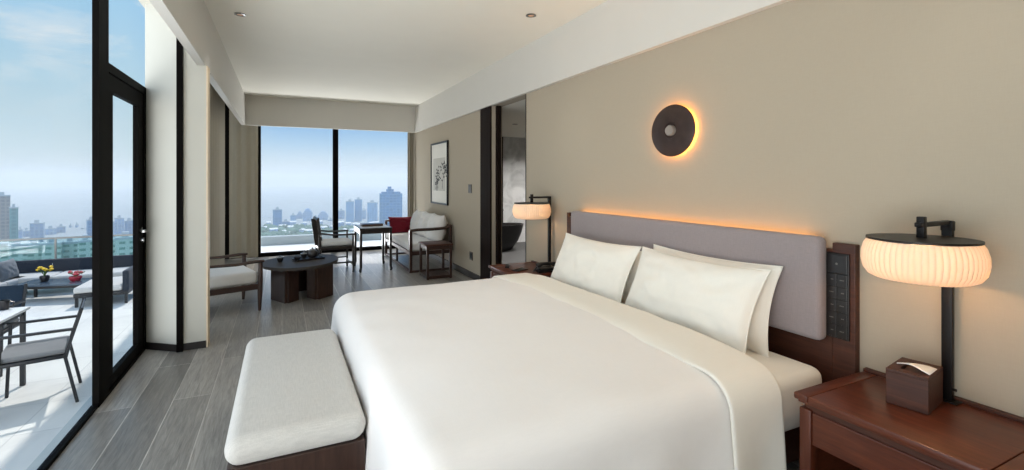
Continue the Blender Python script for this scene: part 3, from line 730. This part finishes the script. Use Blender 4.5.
part('shelf', B().box(X0+.03, X1-.03, Y0+.03, Y1-.03, .032, .046), M['dwoodx'], t, smooth=False)

# ------------------------------------------------------------------ framed ink painting, switch and socket on the right wall
t = thing('framed_art', 'black framed ink drawing of plants on the right wall above the settee', 'picture', (RW, 8.19, 1.57))
xa = RW-.03; Y0, Y1, Z0, Z1 = 7.70, 8.69, 1.02, 2.12
part('frame', B().box(xa, RW-.001, Y0, Y0+.03, Z0, Z1).box(xa, RW-.001, Y1-.03, Y1, Z0, Z1).box(xa, RW-.001, Y0+.03, Y1-.03, Z0, Z0+.03).box(xa, RW-.001, Y0+.03, Y1-.03, Z1-.03, Z1), M['blackm'], t, smooth=False)
pp = part('paper', B().box(RW-.016, RW-.002, Y0+.03, Y1-.03, Z0+.03, Z1-.03), M['paper'], t, smooth=False)
part('painted_panel', B().box(RW-.0175, RW-.016, Y0+.14, Y1-.14, Z0+.24, Z1-.28), M['artg'], pp, smooth=False)
b = B(); xi = RW-.0185
for (y, z, an, ln) in ((8.30, 1.26, 100, .55), (8.34, 1.26, 78, .42), (8.0, 1.30, 95, .45), (8.05, 1.75, 200, .35), (7.9, 1.78, 215, .30), (8.25, 1.3, 60, .3), (8.4, 1.28, 118, .3)):
    pts = []
    for k in range(8):
        q = k/7; a = math.radians(an+25*q); pts.append((xi, y+math.cos(a)*ln*q, z+math.sin(a)*ln*q))
    b.tube(pts, [.010*(1-.7*k/7) for k in range(8)], 6)
    for k in range(2, 8):
        p = pts[k]; sd = -1 if k % 2 else 1
        b.tube([(xi, p[1], p[2]), (xi, p[1]+sd*.045, p[2]+.025), (xi, p[1]+sd*.085, p[2]+.01)], [.004, .018, .003], 6)
bmesh.ops.scale(b.bm, vec=(.12, 1, 1), space=T(-xi, 0, 0), verts=b.bm.verts)
part('ink_drawing', b, M['ink'], pp)
t = thing('light_switch', 'square grey metal switch plate on the wall beside the dark doorway', 'switch', (RW, 6.66, 1.32))
part('plate', B().box(RW-.010, RW-.001, 6.61, 6.745, 1.255, 1.385, .002), M['steel'], t, smooth=False)
for k in range(2): part('rocker', B().box(RW-.014, RW-.010, 6.62+k*.06, 6.675+k*.06, 1.268, 1.372, .002), M['steel'], t, smooth=False)
t = thing('wall_socket', 'dark square wall socket low on the wall beside the doorway', 'socket', (RW, 6.61, .33))
part('plate', B().box(RW-.010, RW-.001, 6.57, 6.69, .265, .385, .002), M['steel'], t, smooth=False)
part('socket_face', B().box(RW-.012, RW-.010, 6.59, 6.67, .285, .365), M['ctrl'], t, smooth=False)

# ------------------------------------------------------------------ terrace
ZU, ZL = -.45, -1.25
struct('terrace_upper', B().box(-9.5, -1.15, 1.8, 8.8, ZU-.15, ZU), M['terrace'], smooth=False)
struct('terrace_lower', B().box(-11, -1.3, 8.8, 19, ZL-.2, ZL), M['terrace'], smooth=False)
struct('terrace_wall', B().box(-1.17, -1.10, -4, 10.3, -1.4, -.02), M['greyconc'], smooth=False)
struct('far_ledge', B().box(-1.3, 4.2, 10.25, 12.4, -.25, -.02), M['whitestone'], smooth=False)
struct('far_parapet', B().box(-1.3, 4.2, 12.0, 12.25, -.02, .17), M['greyconc'], smooth=False)

def terrace_chair(label, loc, rot):
    """local: faces +x"""
    t = thing('terrace_chair', label, 'chair', loc, 'terrace chairs', rot, True)
    for s in (-1, 1):
        part('front_leg', B().bar((.20, s*.25, 0), (.175, s*.25, .64), .023, .023), M['oframe'], t)
        part('rear_leg', B().bar((-.28, s*.25, 0), (-.20, s*.25, .42), .023, .023), M['oframe'], t)
        part('armrest', B().bar((-.265, s*.25, .63), (.20, s*.25, .64), .034, .02), M['oframe'], t)
        part('back_post', B().bar((-.20, s*.25, .40), (-.31, s*.25, .80), .023, .023), M['oframe'], t)
    part('seat_frame', B().box(-.22, .20, -.26, .26, .395, .425, .006), M['oframe'], t)
    part('seat_cushion', B().box(-.21, .20, -.24, .24, .425, .47, .02, 3), M['ocush'], t)
    part('back_panel', B().box(-.006, .006, -.235, .235, 0, .31, .003, 1, M=T(-.228, 0, .49) @ Matrix.Rotation(-.27, 4, 'Y')), M['rope'], t)
    return t
terrace_chair('black terrace chair with grey seat pad beside the tall window post', (-1.91, 5.47, ZU), math.radians(194))
terrace_chair('black terrace chair with dark blue back at the far side of the table', (-2.70, 6.50, ZU), math.radians(-90))
t = thing('terrace_table', 'square terrace table with white top and black legs at the left edge', 'table', (-2.45, 5.68, ZU))
X0, X1, Y0, Y1 = -2.78, -2.12, 5.38, 5.98
part('table_top', B().box(X0, X1, Y0, Y1, .245, .27, .004), M['otop'], t, smooth=False)
for a in (X0+.04, X1-.04):
    for c in (Y0+.04, Y1-.04): part('leg', B().bar((a, c, ZU), (a, c, .245), .035, .035), M['oframe'], t)
part('apron', B().box(X0+.03, X1-.03, Y0+.03, Y0+.05, .205, .245).box(X0+.03, X1-.03, Y1-.05, Y1-.03, .205, .245).box(X0+.03, X0+.05, Y0+.03, Y1-.03, .205, .245).box(X1-.05, X1-.03, Y0+.03, Y1-.03, .205, .245), M['oframe'], t, smooth=False)
t = thing('coffee_mug', 'small black mug on the white terrace table', 'mug', (-2.28, 5.92, .27))
part('body', B().lathe([(.032, 0), (.038, .01), (.04, .085), (.036, .085), (.03, .01)], (-2.28, 5.92, .27), 24), M['clay'], t)
part('handle', B().tube([(-2.24, 5.92, .34), (-2.215, 5.92, .33), (-2.215, 5.92, .30), (-2.24, 5.92, .29)], .006, 8), M['clay'], t)

# sunken lounge: three sofa sections round a low table
def sofa(label, loc, L, rot, n, gapless=True, backs=True, leglike=False, backmat='oback'):
    """local: seat along X (length L), back at +y, faces -y"""
    t = thing('outdoor_sofa', label, 'sofa', loc, 'sunken lounge sofas', rot, True)
    for a in (-L/2+.06, L/2-.06):
        for c in (-.42, .42): part('leg', B().bar((a, c, 0), (a, c, .22), .05, .05), M['oframe'], t)
    part('base_frame', B().box(-L/2, L/2, -.46, .46, .20, .29, .01), M['oframe'], t)
    part('backrest', B().box(-L/2, L/2, .36, .48, .27, .72, .03, 3), M[backmat], t)
    for k in range(n):
        a = -L/2+k*L/n
        part('seat_cushion', B().box(a+.01, a+L/n-.01, -.47, .36, .29, .42, .04, 3), M['ocushl'], t)
    return t
sofa('long dark backed outdoor sofa along the glass balustrade', (-4.45, 15.35, ZL), 2.9, 0, 3)
s1 = sofa('grey outdoor sofa section at the left end of the lounge', (-6.05, 14.25, ZL), 2.2, math.radians(82), 3)
s2 = sofa('dark outdoor sofa section at the right end, behind the door glass', (-3.50, 13.65, ZL), 1.2, math.radians(-90), 1)
for k in range(3):
    b = pillow_mesh(.62, .46, .2, 30+k); bmesh.ops.transform(b.bm, matrix=T(-5.78+.08*k, 13.55+k*.66, ZL+.42) @ Rz(PI-.13) @ Matrix.Rotation(.25, 4, 'Y'), verts=b.bm.verts)
    single('outdoor_cushion', b, M['ocush'], ['grey cushion leaning on the left lounge sofa, nearest one', 'grey cushion leaning on the left lounge sofa, middle one', 'grey cushion on the left lounge sofa, in the corner'][k], 'cushion', (-5.78+.08*k, 13.55+k*.66, ZL+.42), 'lounge sofa cushions')
t = thing('lounge_table', 'low dark topped terrace table between the lounge sofas', 'table', (-4.5, 14.2, ZL))
Ml = T(-4.55, 14.22, ZL) @ Rz(-.25)
part('table_top', B().box(-.72, .72, -.36, .36, .36, .40, .004, 1, Ml), M['otopd'], t, smooth=False)
for a in (-.66, .66):
    for c in (-.30, .30): part('leg', B().bar((a, c, 0), (a, c, .36), .05, .05, Ml), M['oframe'], t)
part('apron', B().box(-.66, .66, -.32, -.28, .30, .36, 0, 1, Ml).box(-.66, .66, .28, .32, .30, .36, 0, 1, Ml), M['oframe'], t, smooth=False)
def flowerpot(x, y, label, mat, r, h, tall):
    z = ZL+.40
    t = thing('flower_pot', label, 'flowers', (x, y, z), 'flowers on the lounge table')
    part('pot', B().lathe([(r*.7, 0), (r, h*.7), (r*.9, h), (r*.75, h), (r*.6, .02)], (x, y, z), 20), M['clay' if mat == 'yellow' else 'pinkred'], t)
    b = B(); rr = random.Random(int(r*1000))
    for k in range(9):
        a = rr.uniform(0, 2*PI); q = rr.uniform(.3, 1)*r*1.6
        b.tube([(x, y, z+h), (x+q*.5*math.cos(a), y+q*.5*math.sin(a), z+h+tall*.6), (x+q*math.cos(a), y+q*math.sin(a), z+h+tall*rr.uniform(.7, 1))], .008, 5)
    part('stems', b, M['leaf'], t)
    b = B()
    for k in range(9):
        a = rr.uniform(0, 2*PI); q = rr.uniform(.2, 1)*r*1.7
        b.lathe([(.005, -.03), (.035, -.01), (.04, .01), (.005, .035)], (x+q*math.cos(a), y+q*math.sin(a), z+h+tall*rr.uniform(.6, 1.05)), 8)
    part('blossoms', b, M[mat], t)
flowerpot(-4.85, 14.35, 'yellow flowers in a dark vase on the low lounge table', 'yellow', .09, .13, .18)
flowerpot(-4.25, 14.15, 'red flowers in a red pot on the low lounge table', 'pinkred', .12, .10, .10)

# glass balustrade
t = thing('glass_balustrade', 'pale green glass balustrade with a slim top rail at the terrace edge', 'balustrade', (-5.5, 17.3, ZL))
part('top_rail', B().bar((-10.5, 17.15, -.155), (-3.2, 17.45, -.155), .06, .05), M['chrome'], t)
nP = 6
for k in range(nP):
    x0 = -10.5+7.3*k/nP; x1 = -10.5+7.3*(k+1)/nP
    y0 = 17.15+.3*k/nP; y1 = 17.15+.3*(k+1)/nP
    part('glass_panel', B().bar((x0+.02, y0, (ZL+.04-.18)/2), (x1-.02, y1, (ZL+.04-.18)/2), .012, 1.03, bev=0), M['glassg'], t, smooth=False)
    part('post', B().box(x0-.02, x0+.02, y0-.02, y0+.02, ZL, -.15), M['chrome'], t, smooth=False)
struct('terrace_kerb', B().box(-11, -1.3, 17.1, 19, ZL, ZL+.06), M['greyconc'], smooth=False)

# ------------------------------------------------------------------ city far below
GZ = -60.0
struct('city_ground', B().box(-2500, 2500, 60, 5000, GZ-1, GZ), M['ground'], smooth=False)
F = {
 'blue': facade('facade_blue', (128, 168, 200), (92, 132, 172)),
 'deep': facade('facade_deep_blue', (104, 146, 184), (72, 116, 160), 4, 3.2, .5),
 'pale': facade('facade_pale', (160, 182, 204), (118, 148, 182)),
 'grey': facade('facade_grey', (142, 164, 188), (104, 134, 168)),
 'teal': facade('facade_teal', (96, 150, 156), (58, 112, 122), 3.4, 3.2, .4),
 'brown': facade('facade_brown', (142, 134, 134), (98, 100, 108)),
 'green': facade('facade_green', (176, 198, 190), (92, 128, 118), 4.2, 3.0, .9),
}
M['roofc'] = plain('roof_concrete', (170, 182, 190), .8)
YAW = math.atan(230/477.); CS, SN = math.cos(YAW), math.sin(YAW)
def building(u0, u1, D, top, fac, label, roof='flat', rot=None):
    """a tower D metres along the view axis, between lateral slopes u0 and u1, its roof at height top"""
    uc = (u0+u1)/2; th = math.atan(uc); w = (u1-u0)*D*math.cos(th); x = D*(SN+uc*CS); y = D*(CS-uc*SN)
    dep = max(10, min(28, w*.8))
    a = -(YAW+th)+random.uniform(-.12, .12)
    t = thing('tower_block', label, 'building', (x, y, GZ), 'city buildings', a, True)
    H = top-GZ; TOWERS.append((x, y, math.hypot(w, dep)/2))
    part('facade', B().box(-w/2, w/2, -dep/2, dep/2, 0, H), F[fac], t, smooth=False)
    if roof == 'flat': part('roof', B().box(-w/2-.3, w/2+.3, -dep/2-.3, dep/2+.3, H, H+1.0).box(-w*.2, w*.15, -dep*.2, dep*.2, H+1, H+3.6), M['roofc'], t, smooth=False)
    elif roof == 'crown': part('roof', B().box(-w*.42, w*.42, -dep*.4, dep*.4, H, H+2).box(-w*.2, w*.12, -dep*.25, dep*.25, H+2, H+5).box(-w*.14, w*.02, -dep*.15, dep*.15, H+5, H+8), F[fac], t, smooth=False)
    elif roof == 'dome': part('roof', B().box(-w*.40, w*.40, -dep*.4, dep*.4, H, H+2.5).lathe([(w*.3, 2.5), (w*.26, 4.5), (w*.1, 6)], (0, 0, H), 16, sy=.8), F[fac], t, smooth=False)
    return t
TOWERS = []
U = lambda px: (px-512)/477.
def tower(p0, p1, py, D, fac, label, roof='flat'):
    building(U(p0), U(p1), D, 1.45+(180-py)/477.*D-(1 if roof == 'flat' else 4), fac, label, roof)
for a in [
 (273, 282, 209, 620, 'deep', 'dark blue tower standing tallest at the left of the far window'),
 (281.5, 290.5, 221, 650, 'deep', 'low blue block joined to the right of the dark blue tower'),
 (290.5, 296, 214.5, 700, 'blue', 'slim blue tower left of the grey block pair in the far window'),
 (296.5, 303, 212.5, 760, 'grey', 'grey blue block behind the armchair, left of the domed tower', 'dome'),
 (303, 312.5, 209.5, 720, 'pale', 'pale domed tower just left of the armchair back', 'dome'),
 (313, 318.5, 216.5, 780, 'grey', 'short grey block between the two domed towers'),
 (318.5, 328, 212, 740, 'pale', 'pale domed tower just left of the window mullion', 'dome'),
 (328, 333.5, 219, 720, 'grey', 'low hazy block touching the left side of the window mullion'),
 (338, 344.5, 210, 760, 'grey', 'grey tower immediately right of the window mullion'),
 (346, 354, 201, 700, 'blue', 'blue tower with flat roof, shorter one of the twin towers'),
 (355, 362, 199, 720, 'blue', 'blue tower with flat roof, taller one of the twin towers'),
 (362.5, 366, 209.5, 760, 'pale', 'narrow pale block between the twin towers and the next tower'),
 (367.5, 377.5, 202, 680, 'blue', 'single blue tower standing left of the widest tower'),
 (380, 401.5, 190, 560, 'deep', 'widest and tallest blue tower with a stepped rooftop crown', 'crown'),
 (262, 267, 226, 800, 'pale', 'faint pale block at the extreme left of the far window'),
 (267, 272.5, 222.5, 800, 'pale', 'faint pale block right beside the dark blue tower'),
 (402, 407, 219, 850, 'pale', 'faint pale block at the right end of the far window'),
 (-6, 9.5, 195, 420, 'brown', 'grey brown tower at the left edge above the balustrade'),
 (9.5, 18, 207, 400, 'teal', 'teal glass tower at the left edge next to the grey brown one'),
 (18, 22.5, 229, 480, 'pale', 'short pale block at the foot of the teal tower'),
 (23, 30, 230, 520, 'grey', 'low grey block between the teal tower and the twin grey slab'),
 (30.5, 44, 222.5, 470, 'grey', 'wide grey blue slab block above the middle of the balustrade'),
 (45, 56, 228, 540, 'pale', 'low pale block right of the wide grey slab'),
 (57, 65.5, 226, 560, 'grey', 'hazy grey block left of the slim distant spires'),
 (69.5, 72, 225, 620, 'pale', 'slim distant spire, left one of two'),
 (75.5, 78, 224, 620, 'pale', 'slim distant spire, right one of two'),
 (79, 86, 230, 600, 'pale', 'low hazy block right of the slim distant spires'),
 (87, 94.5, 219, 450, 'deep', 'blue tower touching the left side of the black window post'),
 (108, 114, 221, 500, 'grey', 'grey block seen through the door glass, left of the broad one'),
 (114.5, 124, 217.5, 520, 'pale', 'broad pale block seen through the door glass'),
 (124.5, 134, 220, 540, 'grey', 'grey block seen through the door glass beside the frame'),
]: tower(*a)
# near green-white apartment rows behind the balustrade
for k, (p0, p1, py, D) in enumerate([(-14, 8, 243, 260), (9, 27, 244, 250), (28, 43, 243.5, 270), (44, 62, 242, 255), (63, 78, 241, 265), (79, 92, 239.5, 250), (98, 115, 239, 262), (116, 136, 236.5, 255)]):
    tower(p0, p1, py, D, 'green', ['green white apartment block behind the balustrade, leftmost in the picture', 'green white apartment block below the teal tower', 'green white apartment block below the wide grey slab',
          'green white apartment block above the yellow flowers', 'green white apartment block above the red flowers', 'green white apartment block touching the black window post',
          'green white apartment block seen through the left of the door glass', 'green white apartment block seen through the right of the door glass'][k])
HOUSES = []
rr = random.Random(5)
for k in range(48):
    D = rr.uniform(515, 640); uc = -.54+k*.007+rr.uniform(-.003, .003)
    x = D*(SN+uc*CS); y = D*(CS-uc*SN); w = rr.uniform(4, 8); h = rr.uniform(3, 6)
    if any(math.hypot(x-tx, y-ty) < tr+6 for tx, ty, tr in TOWERS) or any(math.hypot(x-tx, y-ty) < 10 for tx, ty in HOUSES): continue
    HOUSES.append((x, y))
    t = thing('low_house', 'low white roofed house below the distant towers in the far window', 'house', (x, y, GZ), 'low white roofed houses', rr.uniform(0, 1), True)
    part('walls', B().box(-w/2, w/2, -2.6, 2.6, 0, h), F['pale'], t, smooth=False)
    part('roof', B().prism([(-2.9, 0), (2.9, 0), (0, 1.6)], -w/2-.4, w/2+.4, T(0, 0, h) @ Matrix.Rotation(PI/2, 4, 'Z') @ Matrix.Rotation(PI/2, 4, 'X')), M['whitestone'], t, smooth=False)

# tree and low roof belt
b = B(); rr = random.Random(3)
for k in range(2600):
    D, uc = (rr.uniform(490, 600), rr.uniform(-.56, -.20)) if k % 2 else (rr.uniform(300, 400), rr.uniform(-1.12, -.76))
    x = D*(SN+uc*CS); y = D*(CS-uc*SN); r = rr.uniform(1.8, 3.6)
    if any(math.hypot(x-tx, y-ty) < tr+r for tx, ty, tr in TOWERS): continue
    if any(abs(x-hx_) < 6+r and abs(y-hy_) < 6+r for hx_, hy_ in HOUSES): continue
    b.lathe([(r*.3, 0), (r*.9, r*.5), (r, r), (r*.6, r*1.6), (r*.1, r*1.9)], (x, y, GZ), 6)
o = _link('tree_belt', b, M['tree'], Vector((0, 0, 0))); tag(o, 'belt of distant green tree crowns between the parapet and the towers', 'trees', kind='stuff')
# city haze: a real scattering volume over the town
m = bpy.data.materials.new('city_haze'); m.use_nodes = True; hn = m.node_tree; hn.nodes.clear()
ho = N(hn, 'ShaderNodeOutputMaterial'); hv = N(hn, 'ShaderNodeVolumeScatter', Density=.0006, Anisotropy=.1); hv.inputs['Color'].default_value = (.98, 1, .95, 1)
hn.links.new(hv.outputs[0], ho.inputs['Volume'])
o = _link('haze', B().box(-3000, 3000, 150, 4900, GZ, 45), m, Vector((0, 0, 0)), False); tag(o, 'pale blue haze lying over the distant city', 'haze', kind='stuff')

# ------------------------------------------------------------------ world
W = bpy.data.worlds.new('sky'); SC.world = W; W.use_nodes = True
nt = W.node_tree; nt.nodes.clear(); L = nt.links
out = N(nt, 'ShaderNodeOutputWorld'); bg = N(nt, 'ShaderNodeBackground')
tc = N(nt, 'ShaderNodeTexCoord'); sp = N(nt, 'ShaderNodeSeparateXYZ'); L.new(tc.outputs['Generated'], sp.inputs[0])
far = ramp(nt, [(0.0, s2l((222, 230, 232))), (.03, s2l((205, 222, 232))), (.07, s2l((168, 204, 232))), (.12, s2l((118, 174, 224))), (.4, s2l((100, 160, 220)))])
lef = ramp(nt, [(0.0, s2l((205, 216, 218))), (.05, s2l((194, 216, 224))), (.16, s2l((176, 210, 228))), (.30, s2l((160, 206, 238))), (.6, s2l((140, 190, 232)))])
for r in (far, lef): L.new(sp.outputs['Z'], r.inputs['Fac'])
az = N(nt, 'ShaderNodeMapRange'); az.inputs['From Min'].default_value = 0.0; az.inputs['From Max'].default_value = -.22; L.new(sp.outputs['X'], az.inputs['Value'])
mx = N(nt, 'ShaderNodeMix', data_type='RGBA'); L.new(az.outputs[0], mx.inputs['Factor']); L.new(far.outputs[0], mx.inputs['A']); L.new(lef.outputs[0], mx.inputs['B'])
mp = N(nt, 'ShaderNodeMapping'); mp.inputs['Scale'].default_value = (5, 5, 11); L.new(tc.outputs['Generated'], mp.inputs['Vector'])
no = N(nt, 'ShaderNodeTexNoise', Scale=1.3, Detail=9.0, Roughness=.62, Distortion=.5); L.new(mp.outputs['Vector'], no.inputs['Vector'])
cr = N(nt, 'ShaderNodeMapRange'); cr.inputs['From Min'].default_value = .47; cr.inputs['From Max'].default_value = .72; cr.inputs['To Max'].default_value = .85
L.new(no.outputs['Fac'], cr.inputs['Value'])
cz = N(nt, 'ShaderNodeMapRange'); cz.inputs['From Min'].default_value = .08; cz.inputs['From Max'].default_value = .2; L.new(sp.outputs['Z'], cz.inputs['Value'])
cm = N(nt, 'ShaderNodeMath', operation='MULTIPLY'); L.new(cr.outputs[0], cm.inputs[0]); L.new(cz.outputs[0], cm.inputs[1])
cm2 = N(nt, 'ShaderNodeMath', operation='MULTIPLY'); L.new(cm.outputs[0], cm2.inputs[0]); L.new(az.outputs[0], cm2.inputs[1])
m2 = N(nt, 'ShaderNodeMix', data_type='RGBA'); L.new(cm2.outputs[0], m2.inputs['Factor']); L.new(mx.outputs['Result'], m2.inputs['A']); m2.inputs['B'].default_value = (*s2l((232, 236, 238)), 1)
# glow added to the unseen sky behind and left, to brighten the room
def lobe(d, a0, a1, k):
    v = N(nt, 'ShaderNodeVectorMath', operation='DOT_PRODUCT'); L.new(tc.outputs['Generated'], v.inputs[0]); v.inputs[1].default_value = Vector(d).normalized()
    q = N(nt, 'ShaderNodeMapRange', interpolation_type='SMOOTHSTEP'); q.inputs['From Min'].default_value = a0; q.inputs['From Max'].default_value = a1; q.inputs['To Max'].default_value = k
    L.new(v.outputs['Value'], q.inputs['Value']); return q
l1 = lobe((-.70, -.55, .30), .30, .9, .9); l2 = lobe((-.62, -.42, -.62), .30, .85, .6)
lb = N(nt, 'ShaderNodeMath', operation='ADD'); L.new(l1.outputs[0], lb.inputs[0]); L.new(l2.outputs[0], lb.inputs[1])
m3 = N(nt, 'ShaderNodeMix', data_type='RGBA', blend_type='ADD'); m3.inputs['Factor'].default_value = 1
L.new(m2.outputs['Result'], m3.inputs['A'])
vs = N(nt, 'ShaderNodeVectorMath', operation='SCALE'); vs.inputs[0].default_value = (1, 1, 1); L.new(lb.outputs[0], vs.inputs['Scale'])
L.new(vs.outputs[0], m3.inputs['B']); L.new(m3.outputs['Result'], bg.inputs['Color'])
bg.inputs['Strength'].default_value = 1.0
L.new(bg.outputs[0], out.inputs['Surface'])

# ------------------------------------------------------------------ lights
def light(name, kind, loc, energy, col=(1, 1, 1), rot=(0, 0, 0), **kw):
    l = bpy.data.lights.new(name, kind); l.energy = energy; l.color = col
    for k, v in kw.items(): setattr(l, k, v)
    o = bpy.data.objects.new(name, l); COL.objects.link(o); o.location = loc; o.rotation_euler = rot
    return o
sd = Vector((.16, .62, .95)).normalized()
sun = light('sun', 'SUN', (0, 0, 20), 3.0, (1, .95, .87), angle=math.radians(1.2))
sun.rotation_euler = sd.to_track_quat('Z', 'Y').to_euler()
warm = (1, .96, .9)
for x, y in ((-.346, 5.016), (2.066, 3.882), (-.346, 1.6), (2.066, .9), (.86, 7.2)):  # first two sit at modelled downlights; the other three are added, without fixtures
    light('downlight_or_fill', 'SPOT', (x, y, 2.955), 14, warm, spot_size=math.radians(75), spot_blend=.9, shadow_soft_size=.03)
light('downlight_or_fill', 'SPOT', (.9, 2.6, 2.955), 40, warm, spot_size=math.radians(95), spot_blend=1, shadow_soft_size=.03)  # added spot without a fixture, brightens the bed top
for x, y in ((3.71, 7.573), (3.651, 8.131)):
    light('downlight_or_fill', 'SPOT', (x, y, 2.425), 160, (1, .98, .95), spot_size=math.radians(120), spot_blend=.9, shadow_soft_size=.03)
# added area lights outside the windows imitate deck and ledge bounce, brightening the ceiling
light('deck_fill', 'AREA', (-2.9, .4, -.40), 450, (.97, .99, 1), Vector((-.12, -.42, -.90)).to_track_quat('Z', 'Y').to_euler(), shape='RECTANGLE', size=3.2, size_y=6.5)
light('ledge_fill', 'AREA', (.9, 11.1, .02), 190, (.97, .99, 1), Vector((0, .45, -.89)).to_track_quat('Z', 'Y').to_euler(), shape='RECTANGLE', size=3.2, size_y=1.4)
light('downlight_or_fill', 'SPOT', (5.0, 8.6, 2.42), 260, (1, .98, .95), spot_size=math.radians(150), spot_blend=.9, shadow_soft_size=.05)  # added wall wash without a fixture, brightens the bathroom marble
light('lamp_bulb', 'POINT', (2.27, .992, 1.135), 16, (1, .54, .24), shadow_soft_size=.035)
light('lamp_bulb', 'POINT', (2.27, 4.25, 1.135), 12, (1, .58, .28), shadow_soft_size=.035)

# ------------------------------------------------------------------ camera
cam = bpy.data.cameras.new('camera'); co = bpy.data.objects.new('camera', cam); COL.objects.link(co)
co.location = (0, 0, 1.45); co.rotation_euler = (PI/2, 0, -YAW)
cam.sensor_fit = 'HORIZONTAL'; cam.sensor_width = 36; cam.lens = 36*477/1024.
cam.shift_x = 0; cam.shift_y = -(235-180)/1024.
cam.clip_start = .05; cam.clip_end = 6000
SC.camera = co
vsn = SC.view_settings; vsn.view_transform = 'Standard'; vsn.look = 'None'; vsn.gamma = 1; vsn.use_curve_mapping = False; vsn.exposure = 0.0
cy = SC.cycles
cy.use_denoising = True; cy.max_bounces = 10; cy.diffuse_bounces = 6; cy.glossy_bounces = 4; cy.transparent_max_bounces = 16; cy.transmission_bounces = 6
cy.volume_bounces = 3; cy.sample_clamp_indirect = 6.0; cy.caustics_reflective = False; cy.caustics_refractive = False
